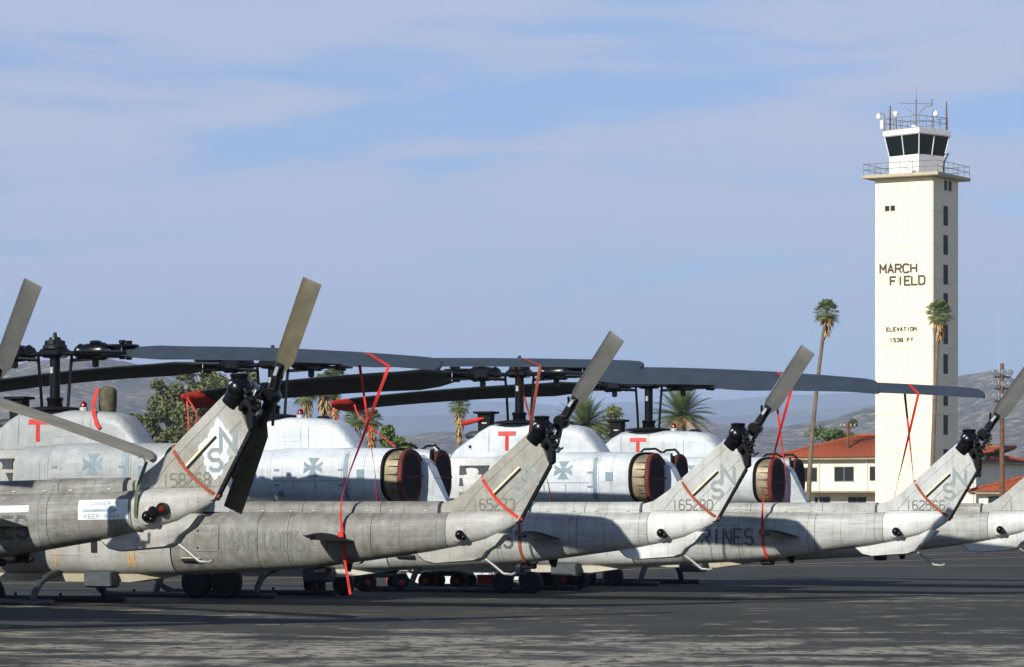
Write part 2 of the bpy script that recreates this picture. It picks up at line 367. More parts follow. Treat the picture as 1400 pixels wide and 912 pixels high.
# --- fuselage
mb = MB(); mb.loft([sect(t, BODY) for t in [-4.95, -4.85, -4.7, -4.5, -4.1]+span(-3.8, 2.48, .4)])
i_fus = part('fuselage', mb, 'paint_light')
for (a, b, c_, d) in ((-2.4, -1.5, .75, 1.3), (-1.2, -.3, .75, 1.3), (.2, .8, .8, 1.35), (1.9, 2.35, .85, 1.3)):
    part('access_panel', plate(side, a, b, c_, d), 'paint_light', i_fus)
part('access_panel', plate(side, 1.42, 1.62, .95, 1.14), 'paint_light', i_fus)
part('door_slot', plate(side, 1.02, 1.14, .84, 1.36, .004), 'flat_black', i_fus)
part('belly_keel', MB().loft([[Vector((t, y, z)) for y, z in ((-.3*k, .5), (.3*k, .5), (.26*k, .5-.13*k), (-.26*k, .5-.13*k))] for t, k in ((-3.2, .3), (-2.6, 1), (1.6, 1), (2.3, .25))]), 'paint_cream', i_fus)
part('belly_box', MB().bevbox((1.15, -.38, .42), (.52, .28, .28), .03), 'skid_grey', i_fus)
part('vent_louver', MB().bevbox((2.86, -.455, .735), (.34, .02, .045), .008), 'flat_black', i_fus)
part('vent_louver', MB().bevbox((2.86, -.457, .768), (.34, .02, .014), .004), 'formation_strip', i_fus)
# --- canopy
mb = MB(); ST_ = [(-4.35, 1.56, .38, .2), (-3.7, 2.1, .43, .2), (-2.75, 2.48, .46, .22), (-1.35, 2.56, .46, .26)]
fr = MB(); base_z = 1.5; panes = []
for (t0, z0, b0, h0), (t1, z1, b1, h1) in zip(ST_, ST_[1:]):
    for s_ in (-1, 1): panes.append([(t0, s_*b0, base_z), (t1, s_*b1, base_z), (t1, s_*h1, z1), (t0, s_*h0, z0)])
    panes.append([(t0, -h0, z0), (t1, -h1, z1), (t1, h1, z1), (t0, h0, z0)])
    for s_ in (-1, 1):
        fr.tube([(t0, s_*h0, z0), (t1, s_*h1, z1)], .03, 6); fr.tube([(t1, s_*b1, base_z), (t1, s_*h1, z1)], .03, 6); fr.tube([(t0, s_*b0, base_z), (t1, s_*b1, base_z)], .03, 6)
    fr.tube([(t1, -h1, z1), (t1, h1, z1)], .03, 6)
i_can = part('canopy_frame', fr, 'paint_white')
for p in panes:
    q = [Vector(x) for x in p]; n = (q[1]-q[0]).cross(q[3]-q[0]).normalized()*.006
    part('pane', MB().loft([[x-n for x in q], [x+n for x in q]]), 'canopy_glass', i_can)
mb = MB(); mb.loft([[Vector((t, y, z)) for y, z in ((-.47, 1.5), (.47, 1.5), (.47, 1.95), (.3, 2.5), (-.3, 2.5), (-.47, 1.95))] for t in (-1.34, 2.1)])
mb.loft([[Vector((t, y*k, z if z < 1.6 else 1.55+(z-1.55)*q)) for y, z in ((-.4, 1.5), (.4, 1.5), (.36, 2.0), (.24, 2.52), (-.24, 2.52), (-.36, 2.0))] for t, k, q in ((2.1, 1, 1), (2.9, .85, .96), (3.12, .66, .82), (3.42, .36, .22), (3.5, .3, .08))])
i_deck = part('engine_deck', mb, 'paint_white')
# --- nose turret and gun
i_tur = part('gun_turret', MB().sphere((-4.35, 0, .66), .27, 14, (1.1, 1, .9)), 'skid_grey')
for a in range(3): part('gun_barrel', MB().tube([(-4.5, .05*cos(a*2.1), .62+.05*sin(a*2.1)), (-5.5, .05*cos(a*2.1), .58+.05*sin(a*2.1))], .022, 8), 'black_metal', i_tur)
part('sensor_ball', MB().sphere((-4.95, 0, 1.12), .2, 14), 'black_paint')
# --- stub wings with pylons
for s_ in (-1, 1):
    mb = MB(); rings = []
    for y, c0, c1, th in ((.4, -1.0, .15, .16), (1.0, -.92, .05, .12), (1.62, -.82, -.08, .08)):
        rings.append([Vector((x, s_*y, 1.12+z)) for x, z in ((c0, 0), (c0+.12, th*.4), (c0+.4, th*.5), (c1, .01), (c0+.4, -th*.45), (c0+.12, -th*.38))])
    iw = part('stub_wing', mb.loft(rings), 'paint_grey')
    for y in (.92, 1.42):
        part('weapon_pylon', MB().bevbox((-.45, s_*y, .93), (.9, .11, .3), .04), 'skid_grey', iw)
        part('ejector_rack', MB().tube([(-1.0, s_*y, .74), (-.9, s_*y, .74), (.1, s_*y, .74), (.2, s_*y, .74)], [.03, .07, .07, .03], 10), 'black_paint', iw)
# --- tail boom
mb = MB(); mb.loft([sect(t, BOOM, 28, 2.7, -.012) for t in span(2.4, 8.38, .4)])
i_boom = part('tail_boom', mb, 'flat_black')
joints = [2.5, 4.05, 4.58, 6.02, 7.28]
for a, b in zip(joints, joints[1:]):
    rings = [sect(t, BOOM) for t in span(a+.004, b-.004, .3)]; part('skin_panel', MB().loft(rings, cap=False), 'paint_grey', i_boom)
part('skin_panel', MB().loft([sect(t, BOOM) for t in [7.284, 7.45, 7.7, 7.9, 8.05, 8.2, 8.3, 8.36, 8.4, 8.42]], cap=False), 'paint_light', i_boom)
rings = []
for t in (2.3, 3.2, 4.5, 7.0, 7.1): rings.append(t)
for a, b in ((3.3, 4.72), (4.73, 6.1), (6.11, 7.1)):
    mb = MB(); mb.loft([[Vector((t, .155*cos(pi*k/10), 1.475+.19*sin(pi*k/10)**.6)) for k in range(11)] for t in span(a, b, .35)])
    ic = part('driveshaft_cover', mb, 'paint_grey')
    for t in span(a+.2, b-.2, .45): part('latch', MB().bevbox((t, -.158, 1.515), (.06, .014, .022), .004), 'pale_metal', ic)
mb = MB(); mb.loft([[Vector((t, .2*k*cos(pi*j/10), 1.475+.25*k*sin(pi*j/10)**.6)) for j in range(11)] for t, k in ((2.2, 1), (2.9, 1), (3.29, .78))])
part('driveshaft_cover', mb, 'paint_grey')
part('access_panel', plate(side, 2.95, 3.36, .88, 1.3, .009), 'paint_grey', i_boom); part('panel_seam', outline_rect(side, 2.94, 3.37, .87, 1.31, .012), 'panel_line', i_boom)
for z in (.93, 1.2): part('panel_latch', MB().bevbox(side(2.99, z, .012), (.03, .014, .03), .004), 'black_metal', i_boom)
# --- horizontal stabiliser: seen nearly edge on
for s_ in (-1, 1):
    mb = MB(); rings = []
    for y, c0, c1, th in ((.25, 5.1, 5.75, .1), (.62, 5.12, 5.72, .085), (.98, 5.2, 5.66, .06)):
        rings.append([Vector((x, s_*y, 1.15+z-(x-5.1)*.16)) for x, z in ((c0, 0), (c0+.08, th*.42), (c0+.25, th*.5), (c1, .0), (c0+.25, -th*.5), (c0+.08, -th*.42))])
    ist = part('stabilizer', mb.loft(rings), 'black_paint')
    part('position_lamp', MB().lathe((5.37, s_*.985, 1.11), [(0, .045), (s_*.02, .045), (s_*.035, .03)], 'y', 12), 'gear_black', ist)
# --- fin
mb = MB()
def fin_rings():
    cx, cz = 8.1, 1.95; o = FIN; inn = []
    for i, p in enumerate(o):
        a = Vector(o[i-1]); b = Vector(p); c_ = Vector(o[(i+1) % len(o)]); d1 = (b-a).normalized(); d2 = (c_-b).normalized()
        n1 = Vector((-d1.y, d1.x)); n2 = Vector((-d2.y, d2.x)); n = (n1+n2).normalized(); k = 1/max(.5, n.dot(n2)); w_ = .07 if i < 5 else .018
        inn.append(b-n*w_*k if (Vector((cx, cz))-b).dot(-n) > 0 else b+n*w_*k)
    rs = []
    for pts, y in ((inn, -FY), (o, -.012), (o, .012), (inn, FY)): rs.append([Vector((p[0], y, p[1])) for p in pts])
    return rs
mb.loft(fin_rings()); i_fin = part('vertical_fin', mb, 'paint_fin', smooth=25)
ox, oz = .052, -.066
part('leading_edge', plate(fin_side, 0, 1, 0, 1, .004), 'paint_white', i_fin, me=(lambda q: q.mesh('leading_edge', 'paint_fin', 30))(MB().prism([(7.63, 1.86), (8.56, 2.64), (8.63, 2.555), (7.72, 1.79)], -FY-.006, -FY+.01, inset=.004)))
part('formation_light', MB().prism([(8.0, 1.795), (8.45, 2.195), (8.468, 2.172), (8.018, 1.772)], -FY-.012, -FY+.01, inset=.004), 'formation_strip', i_fin)
part('light_slot', MB().prism([(8.02, 1.768), (8.47, 2.168), (8.492, 2.142), (8.042, 1.742)], -FY-.006, -FY+.01), 'flat_black', i_fin)
part('trailing_strip', MB().prism([(8.955, 2.2), (8.975, 2.19), (8.45, 1.335), (8.43, 1.345)], -.03, .03), 'black_paint', i_fin)
for q in ([(7.32, 1.515), (8.5, 1.515)], [(7.95, 1.52), (8.86, 2.36)], [(8.3, 1.52), (8.72, 1.9)], [(7.5, 1.52), (7.72, 1.78)]):
    mb = MB(); stroke(mb, q, .008, fin_side, .002); part('panel_seam', mb, 'panel_line', i_fin)
part('letter', lettering('N', 8.545, 1.96, .28, .30, .058, fin_side), 'mark_grey', i_fin)
part('letter', lettering('S', 8.37, 1.725,   .26, .25, .056, fin_side), 'mark_grey', i_fin)
# --- ventral fin and tail skid
VEN = [(6.68, .86), (6.82, .74), (7.0, .70), (7.72, .74), (7.84, .80), (7.92, .90), (8.1, 1.0), (8.24, 1.16), (8.05, 1.2), (7.4, 1.1), (6.9, .95)]
part('ventral_fin', MB().prism(VEN, -.105, .105, inset=.035), 'paint_light', smooth=50)
i_ts = part('tail_skid', MB().tube([(7.78, 0, .83), (8.02, 0, .66), (8.16, 0, .555), (8.3, 0, .545), (8.36, 0, .57)], .022, 8), 'dull_metal')
# --- boom end lamps
il = part('lamp_housing', MB().lathe(side(7.5, 1.16, -.05), [(0, .12), (-.055, .12), (-.07, .09)], 'y', 14), 'paint_light')
part('lamp', MB().lathe(side(7.54, 1.15, 0), [(0, .07), (-.06, .075), (-.1, .05), (-.12, .02)], 'y', 12), 'gear_black', il)
part('lamp', MB().sphere(side(7.60, 1.11, .05), .05, 10), 'gear_black', il)
# --- belly antennas
part('blade_antenna', MB().prism([(5.35, .72), (5.55, .75), (5.5, .56), (5.42, .56)], -.012, .012), 'black_paint')
part('radar_altimeter', MB().bevbox((5.0, 0, .58), (.22, .18, .1), .02), 'black_paint')
# --- pylon cowling
mb = MB(); mb.loft([sect(t, PYL, 32, 4.2) for t in [-1.42, -1.3, -1.2, -1.0, -.75, -.6, -.5, -.3, 0, .4, .8, 1.1, 1.3, 1.42, 1.52, 1.6, 1.7, 1.8, 1.86]])
i_pyl = part('pylon_cowling', mb, 'paint_white')
part('access_panel', plate(pyl_side, .28, .78, 2.72, 3.02), 'paint_white', i_pyl)
part('panel_seam', outline_rect(pyl_side, .33, .73, 2.76, 2.99), 'panel_line', i_pyl)
mb = MB(); stroke(mb, [(.93, 2.62), (.93, 3.08)], .008, pyl_side, .002); part('panel_seam', mb, 'panel_line', i_pyl)
mb = MB(); stroke(mb, [(-.45, 2.62), (-.45, 3.08)], .008, pyl_side, .002); part('panel_seam', mb, 'panel_line', i_pyl)
mb = MB(); stroke(mb, [(-.26, 2.96), (.11, 2.96)], .085, pyl_side, .005); stroke(mb, [(-.075, 2.916), (-.075, 2.64)], .075, pyl_side, .005)
part('rescue_mark', mb, 'red_paint', i_pyl, 'red letter T on the cowling side')
part('drain_port', MB().lathe(pyl_side(-.86, 2.72, 0), [(0, .055), (-.012, .055)], 'y', 12), 'pale_metal', i_pyl)
part('drain_hole', MB().lathe(pyl_side(-.855, 2.72, .012), [(0, .03), (-.006, .03)], 'y', 10), 'flat_black', i_pyl)
part('vent_scoop', MB().sphere((-.83, -.2, 2.93), .17, 12, (1.25, .8, .55)), 'skid_grey', i_pyl)
i_bb = part('jammer_pedestal', MB().loft([[Vector((-.7+x*k, y*k, z)) for x, y in ((-.15, -.13), (.15, -.13), (.15, .13), (-.15, .13))] for z, k in ((3.0, .8), (3.1, .8), (3.34, .85), (3.35, 1.3), (3.39, 1.3))]), 'black_paint')
part('data_plate', MB().box((-.68, -.115, 3.17), (.1, .012, .025)), 'pale_metal', i_bb)
ib = part('beacon_base', MB().lathe((.56, 0, 3.13), [(0, .07), (.06, .07), (.07, .06)], 'z', 12), 'pale_metal')
part('beacon_lens', MB().lathe((.56, 0, 3.2), [(0, .058), (.05, .055), (.085, .035), (.1, .01)], 'z', 12), 'red_lens', ib)
part('jammer_base', MB().lathe((1.02, 0, 3.08), [(0, .13), (.05, .13), (.09, .09)], 'z', 12), 'black_metal')
part('wire_cutter', MB().loft([[Vector(p) for p in q] for q in (((-1.55, -.02, 2.45), (-1.4, -.02, 2.45), (-1.4, .02, 2.45), (-1.55, .02, 2.45)), ((-1.86, -.008, 2.78), (-1.82, -.008, 2.79), (-1.82, .008, 2.79), (-1.86, .008, 2.78)))]), 'paint_white')
# --- engine nacelles
for sy in (1, -1):
    fn = (lambda t, z, l, sy=sy: nac_side(t, z, l, sy))
    i_n = part('engine_nacelle', MB().loft([nac_ring(t, nac_k(t), sy, grow=-.014) for t in span(-.1, 2.3, .3)]), 'flat_black')
    for a, b in ((-.12, .52), (.525, 1.93), (1.935, 2.08), (2.085, 2.36)):
        part('cowl_panel', MB().loft([nac_ring(t, nac_k(t), sy) for t in span(a, b, .2)], cap=False), 'paint_white', i_n)
    rings = [nac_ring(2.364, nac_k(2.364), sy), nac_ring(2.5, nac_k(2.5), sy, .2), nac_ring(2.66, nac_k(2.66), sy, .42), nac_ring(2.675, nac_k(2.66)-.02, sy, .42), nac_ring(2.66, nac_k(2.66)-.05, sy, .42), nac_ring(2.4, .9, sy, .3)]
    mb = MB(); mb.loft(rings, cap=False); part('exhaust_fairing', mb, 'paint_white', i_n)
    mb = MB(); mb.loft([nac_ring(2.655, nac_k(2.66)-.012, sy, .42, grow=.004), nac_ring(2.705, nac_k(2.66)-.012, sy, .42, grow=.006), nac_ring(2.705, nac_k(2.66)-.05, sy, .42), nac_ring(2.655, nac_k(2.66)-.05, sy, .42)], wrap=True)
    part('exhaust_lip', mb, 'black_paint', i_n)
    part('exhaust_bulkhead', MB().loft([nac_ring(2.42, .9, sy, .3), nac_ring(2.43, .9, sy, .3)]), 'flat_black', i_n)
    def duct(t, k, ob, n=26):
        return [Vector((t+ob*(.35*cos(a)+.35), sy*(NY-.03+.35*k*cos(a)*abs(cos(a))**-.15 if abs(cos(a)) > 1e-6 else sy*(NY-.03)), NZ-.01+.45*k*sin(a)*abs(sin(a))**-.25 if abs(sin(a)) > 1e-6 else NZ-.01)) for a in [2*pi*j/n+.001 for j in range(n)]]
    i_d = part('exhaust_duct', MB().loft([duct(2.4, .97, .1), duct(2.75, 1, .1), duct(3.0, .97, .03), duct(3.0, .88, .03), duct(2.7, .88, .1)], cap=True), 'beige_metal', i_n)
    for z in (1.83, 1.97, 2.13, 2.27, 2.39):
        k = math.sqrt(max(.05, 1-((z-NZ)/.5)**2)); y = sy*(NY-.03-.345*k-.006)
        part('duct_rib', MB().bevbox((2.84, y, z), (.26, .016, .014), .004, Matrix.Rotation(-sy*.1, 3, 'Z')), 'flat_black', i_d)
    part('handle_loop', MB().tube([(2.7, sy*-.5, 2.58), (2.78, sy*-.52, 2.64), (2.98, sy*-.45, 2.65), (3.08, sy*-.4, 2.58)], .022, 8), 'black_paint', i_n)
    # intake ahead of the nacelle
    i_in = part('intake_frame', MB().loft([[Vector((t, sy*y, z)) for y, z in ((-.4, 1.72), (-.4-.42*k, 1.75), (-.4-.5*k, 1.95), (-.4-.48*k, 2.3), (-.4-.3*k, 2.5), (-.4, 2.52))] for t, k in ((-1.35, .12), (-.95, .75), (-.6, .95), (-.13, 1))]), 'paint_light', i_n)
    for z0, z1 in ((1.98, 2.13), (2.19, 2.36)):
        mb = MB(); mb.loft([[Vector((-.86, sy*-.815, z0)), Vector((-.22, sy*-.9, z0)), Vector((-.22, sy*-.9, z1)), Vector((-.86, sy*-.80, z1))], [Vector((-.86, sy*-.7, z0)), Vector((-.22, sy*-.7, z0)), Vector((-.22, sy*-.7, z1)), Vector((-.86, sy*-.7, z1))]])
        part('intake_screen', mb, 'skid_grey', i_n)
    for t in (.52, 1.93, 2.08): pass
    mb = MB(); stroke(mb, [(.56, 2.03), (1.9, 2.03)], .007, fn, .002); part('panel_seam', mb, 'panel_line', i_n)
    mb = MB(); stroke(mb, [(2.005, 1.68), (2.005, 2.53)], .085, fn, .004); part('cowl_band', mb, 'mark_blue', i_n)
    for t in (.98, 1.42):
        mb = MB(); stroke(mb, [(t, 2.0), (t, 1.88)], .012, fn, .004); part('latch', mb, 'mark_dark', i_n)
    for t in (.6, 1.86):
        for z in (1.94, 2.2): part('latch', plate(fn, t, t+.1, z, z+.035, .006), 'mark_blue', i_n)
    part('access_panel', plate(fn, .68, .77, 1.76, 1.86, .006), 'mark_blue', i_n)
    part('access_panel', plate(fn, -.06, .36, 1.86, 2.34, .005), 'paint_white', i_n)
    part('data_plate', plate(fn, 2.22, 2.36, 2.06, 2.22, .006), 'mark_blue', i_n)
    if sy == 1:
        # cross with flared arms
        arm = [(.028, .03), (.15, .075), (.15, -.075), (.028, -.03)]; cc = (1.37, 2.26); mb = MB()
        for q in range(4):
            pts = []
            K = 5
            for i in range(K+1):
                a = i/K; r = .0+.165*a; hw_ = .026+.078*a**1.6
                x0, z0, x1, z1 = r, hw_, r, -hw_
                cr, sr = cos(q*pi/2), sin(q*pi/2); pts.append(fn(cc[0]+(x0*cr-z0*sr)*1.12, cc[1]+x0*sr+z0*cr, .004+q*.0005)); pts.append(fn(cc[0]+(x1*cr-z1*sr)*1.12, cc[1]+x1*sr+z1*cr, .004+q*.0005))
            mb.add(pts, [(2*i, 2*i+1, 2*i+3, 2*i+2) for i in range(K)])
        part('cross_mark', mb, 'mark_blue', i_n, 'grey cross with flared arms')
# --- landing gear
for s_ in (-1, 1):
    i_s = part('skid', MB().tube([(-3.0, s_*1.06, .22), (-2.9, s_*1.06, .12), (-2.7, s_*1.06, .055), (-2.4, s_*1.06, .05), (.6, s_*1.06, .05), (.68, s_*1.06, .05)], .05, 10), 'skid_grey')
    for t in (-2.2, -1.5, -.6, .25): part('skid_lug', MB().bevbox((t, s_*1.06, .11), (.05, .03, .07), .01), 'black_metal', i_s)
    part('tow_ring', MB().tube([(-3.02+.06*cos(a), s_*1.06, .26+.06*sin(a)) for a in [2*pi*k/10 for k in range(11)]], .014, 6), 'black_metal', i_s)
for t in (-1.75, .28):
    p = [(t, -1.06, .07), (t, -1.0, .2), (t, -.86, .36), (t, -.6, .47), (t, -.3, .52), (t, 0, .53), (t, .3, .52), (t, .6, .47), (t, .86, .36), (t, 1.0, .2), (t, 1.06, .07)]
    part('cross_tube', MB().tube(p, .058, 10), 'skid_grey')
# --- mast and controls
i_m = part('mast', MB().lathe((0, 0, 3.1), [(0, .2), (.06, .2), (.07, .13), (.2, .125), (.22, .14), (.26, .14), (.28, .085), (.95, .085)], 'z', 14), 'gear_black')
part('swashplate_skirt', MB().lathe((0, 0, 3.155), [(0, .5), (.02, .5), (.04, .42), (.06, .25)], 'z', 20), 'black_paint', i_m)
for s_ in (-1, 1):
    part('pitch_link', MB().tube([(s_*.2, s_*.08, 3.2), (s_*.2, s_*.12, 3.55), (s_*.22, s_*.16, 4.05)], .026, 8), 'gear_black', i_m)
part('link_decal', MB().tube([(0, -.09, 3.76), (0, -.09, 3.86)], .03, 8), 'pale_metal', i_m)
# --- tail gearbox
GX, GZ = 8.78, 2.66
mb = MB(); mb.sphere((GX+.03, -.02, GZ+.12), .16, 14); mb.lathe((GX+.03, -.02, GZ+.22), [(0, .1), (.04, .12), (.07, .12), (.08, .07)], 'z', 14); mb.lathe((GX+.03, 0, GZ+.1), [(-.2, .06), (-.17, .1), (-.1, .13), (.1, .14), (.3, .1), (.46, .07)], 'y', 14)
mb.tube([(GX-.12, 0, GZ-.1), (GX+.02, 0, GZ+.08)], [.13, .15], 12)
i_g = part('tail_gearbox', mb, 'gear_black')
part('sight_glass', MB().lathe((GX+.0, -.175, GZ+.16), [(0, .03), (-.012, .03)], 'y', 10), 'pale_metal', i_g)
rnd = random.Random(3)
for k in range(10):
    a = rnd.uniform(0, 6.28); p = Vector((GX+.1+rnd.uniform(-.16, .22), rnd.uniform(-.16, .1), GZ+rnd.uniform(-.28, .16)))
    part('hydraulic_line', MB().tube([p, p+Vector((.1*cos(a), -.04, .1*sin(a))), p+Vector((.16*cos(a+.6), .02, .16*sin(a+.6)))], .013+.012*rnd.random(), 6), 'gear_black' if k % 3 else 'steel', i_g)
for k in range(7):
    p = (GX+.12+rnd.uniform(-.15, .2), rnd.uniform(-.14, .05), GZ+rnd.uniform(-.25, .1)); part('fitting', MB().bevbox(p, (.09, .08, .08), .02, Matrix.Rotation(rnd.uniform(0, 3), 3, 'Y')), 'gear_black' if k % 4 else 'steel', i_g)
mb = MB(); mb.prism([(8.62, 2.66), (8.9, 2.42), (8.95, 2.2), (9.02, 2.25), (9.02, 2.5), (8.92, 2.7), (8.7, 2.78)], -.05, .07, inset=.02); part('gearbox_mount', mb, 'black_paint', i_g)

# ------------------------------------------------------------------ per-aircraft builders
def blade_mesh(flap, droop, pitch, sgn, R1=7.3, mats=('blade_top', 'blade_dark')):
    """one main rotor blade along sgn*x: twisted, drooping, leading edge swept in at the tip"""
    mb = MB(); rs = [1.02, 1.2, 1.45, 1.9, 2.4, 3, 3.6, 4.2, 4.8, 5.4, 6, 6.5, 6.8, 7.0, 7.12, 7.22, 7.27, 7.3]; rings = []
    for r in rs:
        ch = .34 if r < 1.3 else (.34+.5*min(1, (r-1.3)/.7)); le = -.3*ch/.84 if ch < .84 else -.22; te = le+ch
        if r > 6.85: le = le+(te-le)*.80*((r-6.85)/.45)**2.2
        c_ = te-le; th = (.115 if r < 1.5 else .095)*(.55+.45*c_/.84); p = pitch*(1-.35*(r/R1)); prof = []
        for u, z in ((0, 0), (.03, .24), (.1, .42), (.25, .5), (.45, .44), (.7, .24), (1, .015), (1, -.015), (.7, -.2), (.45, -.36), (.25, -.42), (.1, -.36), (.03, -.22)):
            q = le+u*c_; zz = z*th; y_ = -(q*cos(p)+zz*sin(p)*0)-zz*sin(p)*0; zc = 4.1-flap*sgn*r-droop*((max(r, 1)-1)/6.3)**2
            prof.append(Vector((sgn*r, sgn*y_, zc-q*sin(p)+zz*cos(p))))
        rings.append(prof)
    n = len(rings[0])
    vs = [p for q in rings for p in q]
    for i in range(len(rings)-1):
        for j in range(n):
            k = (j+1) % n; mb.add([vs[i*n+j], vs[i*n+k], vs[(i+1)*n+k], vs[(i+1)*n+j]], [(0, 1, 2, 3)], 0 if j < 6 else 1)
    mb.add(rings[0], [tuple(range(n))], 1); mb.add(rings[-1], [tuple(range(n))], 0)
    me = mb.mesh('main_rotor_blade', mats, 0)
    bm = bmesh.new(); bm.from_mesh(me); bmesh.ops.remove_doubles(bm, verts=bm.verts[:], dist=.0004); bmesh.ops.recalc_face_normals(bm, faces=bm.faces[:]); bm.to_mesh(me); bm.free()
    me.polygons.foreach_set('use_smooth', [True]*len(me.polygons)); me.set_sharp_from_angle(angle=R(45)); return me
def blade_pt(cfg, r, sgn, off=0.):
    return Vector((sgn*r, 0, 4.1-cfg['flap']*sgn*r-cfg['droop'][0 if sgn > 0 else 1]*((r-1)/6.3)**2+off))
hubcache = {}
def hub_parts():
    if hubcache: return hubcache['p']
    P = []
    def hp(name, mb, mat, par=None): P.append((name, mb.mesh(name, mat), par)); return len(P)-1
    mb = MB(); mb.bevbox((0, 0, 4.08), (1.5, .26, .07), .02); mb.bevbox((0, 0, 4.1), (.42, .36, .17), .05)
    h = hp('rotor_hub', mb, 'gear_black')
    hp('mast_nut', MB().lathe((0, 0, 4.16), [(0, .2), (.05, .2), (.08, .17), (.13, .17), (.15, .1), (.19, .09), (.2, .035), (.27, .03)], 'z', 14), 'black_metal', h)
    for k in range(6): hp('hub_bolt', MB().lathe((.15*cos(k*pi/3), .15*sin(k*pi/3), 4.22), [(0, .03), (.07, .03)], 'z', 6), 'gear_black', h)
    for s_ in (-1, 1):
        g_ = hp('blade_grip', MB().lathe((0, 0, 4.1), [(s_*.42, .09), (s_*.5, .14), (s_*.56, .12), (s_*.62, .135), (s_*.95, .15), (s_*1.0, .12), (s_*1.12, .08)], 'x', 14), 'gear_black', h)
        for z in (.085, -.085): hp('grip_fork', MB().bevbox((s_*1.28, 0, 4.1+z), (.5, .3, .045), .015), 'gear_black', h)
        for y in (-.1, .1): hp('blade_bolt', MB().lathe((s_*1.36, y, 3.96), [(0, .05), (.04, .05), (.06, .035), (.25, .035), (.26, .055), (.31, .055)], 'z', 10), 'gear_black', h)
        hp('pitch_horn', MB().prism([(s_*.5, 4.02), (s_*.78, 4.02), (s_*.74, 4.16), (s_*.54, 4.16)], -s_*.08, s_*.36, inset=.01), 'gear_black', h)
        hp('drag_brace', MB().tube([(s_*.55, -s_*.26, 4.09), (s_*.9, -s_*.3, 4.08), (s_*1.55, -s_*.3, 4.06)], .028, 8), 'gear_black', h)
        hp('drag_brace', MB().tube([(s_*.2, s_*.2, 3.98), (s_*.5, s_*.3, 4.0), (s_*.7, s_*.34, 4.04)], .03, 8), 'steel' if s_ > 0 else 'gear_black', h)
        hp('damper', MB().bevbox((s_*.8, -s_*.02, 4.25), (.16, .14, .06), .02), 'gear_black', h)
        hp('counterweight', MB().bevbox((s_*.72, s_*.1, 3.92), (.1, .08, .14), .02), 'gear_black', h)
    hubcache['p'] = P; return P
def tail_blade(ang, mats, yoff=.40, off=(0, 0)):
    """two-bladed tail rotor on the starboard side of the fin"""
    hx, hz_ = 8.95+off[0], 2.88+off[1]; out_ = []
    for s_ in (1, -1):
        d = Vector((cos(ang)*s_, 0, sin(ang)*s_)); n = Vector((-d.z, 0, d.x))*s_; C0 = Vector((hx, yoff, hz_)); mb = MB(); rings = []
        for r, le, te, th in ((.26, .05, -.06, .03), (.36, .08, -.09, .045), (.5, .13, -.17, .042), (1.0, .13, -.17, .038), (1.35, .13, -.17, .034), (1.56, .13, -.17, .03), (1.585, .125, -.165, .012)):
            tw = .22-.12*r; ring = []
            for u, z in ((0, 0), (.06, .7), (.25, 1), (.6, .7), (1, .08), (1, -.08), (.6, -.6), (.25, -.9), (.06, -.6)):
                q = le+(te-le)*u; ring.append(C0+d*r+n*q*cos(tw)+Vector((0, -1, 0))*(z*th*.5+(-q)*sin(tw)*.8))
            rings.append(ring)
        n_ = 9; vs = [p for q in rings for p in q]
        for i in range(len(rings)-1):
            for j in range(n_):
                k = (j+1) % n_; mb.add([vs[i*n_+j], vs[i*n_+k], vs[(i+1)*n_+k], vs[(i+1)*n_+j]], [(0, 1, 2, 3)], 1 if (j in (0, 8) and i > 1) else 0)
        mb.add(rings[0], [tuple(range(n_))]); mb.add(rings[-1], [tuple(range(n_))])
        me = mb.mesh('tail_rotor_blade', mats, 0); bm = bmesh.new(); bm.from_mesh(me); bmesh.ops.remove_doubles(bm, verts=bm.verts[:], dist=.0004); bmesh.ops.recalc_face_normals(bm, faces=bm.faces[:]); bm.to_mesh(me); bm.free()
        me.polygons.foreach_set('use_smooth', [True]*len(me.polygons)); me.set_sharp_from_angle(angle=R(50)); out_.append(('tail_rotor_blade', me))
    mb = MB(); d = Vector((cos(ang), 0, sin(ang))); rot = Matrix.Rotation(-ang, 3, 'Y')
    mb.bevbox((hx, yoff, hz_), (.5, .1, .13), .02, rot); mb.lathe((hx, yoff-.12, hz_), [(0, .09), (.1, .11), (.2, .11), (.3, .06)], 'y', 12)
    for s_ in (1, -1):
        mb.bevbox(Vector((hx, yoff-.05, hz_))+d*.32*s_, (.24, .03, .1), .01, rot); mb.bevbox(Vector((hx, yoff+.05, hz_))+d*.32*s_, (.24, .03, .1), .01, rot)
        mb.tube([Vector((hx, yoff+.14, hz_))+d*.1*s_, Vector((hx, yoff+.05, hz_))+d*.36*s_+Vector((-d.z, 0, d.x))*.14*s_], .02, 6)
    out_.append(('tail_rotor_hub', mb.mesh('tail_rotor_hub', 'gear_black'))); mb = MB()
    for s_ in (1,): mb.bevbox(Vector((hx, yoff-.085, hz_))+d*.33*s_, (.13, .02, .06), .008, rot)
    out_.append(('yoke_plate', mb.mesh('yoke_plate', 'bare_edge')))
    return out_

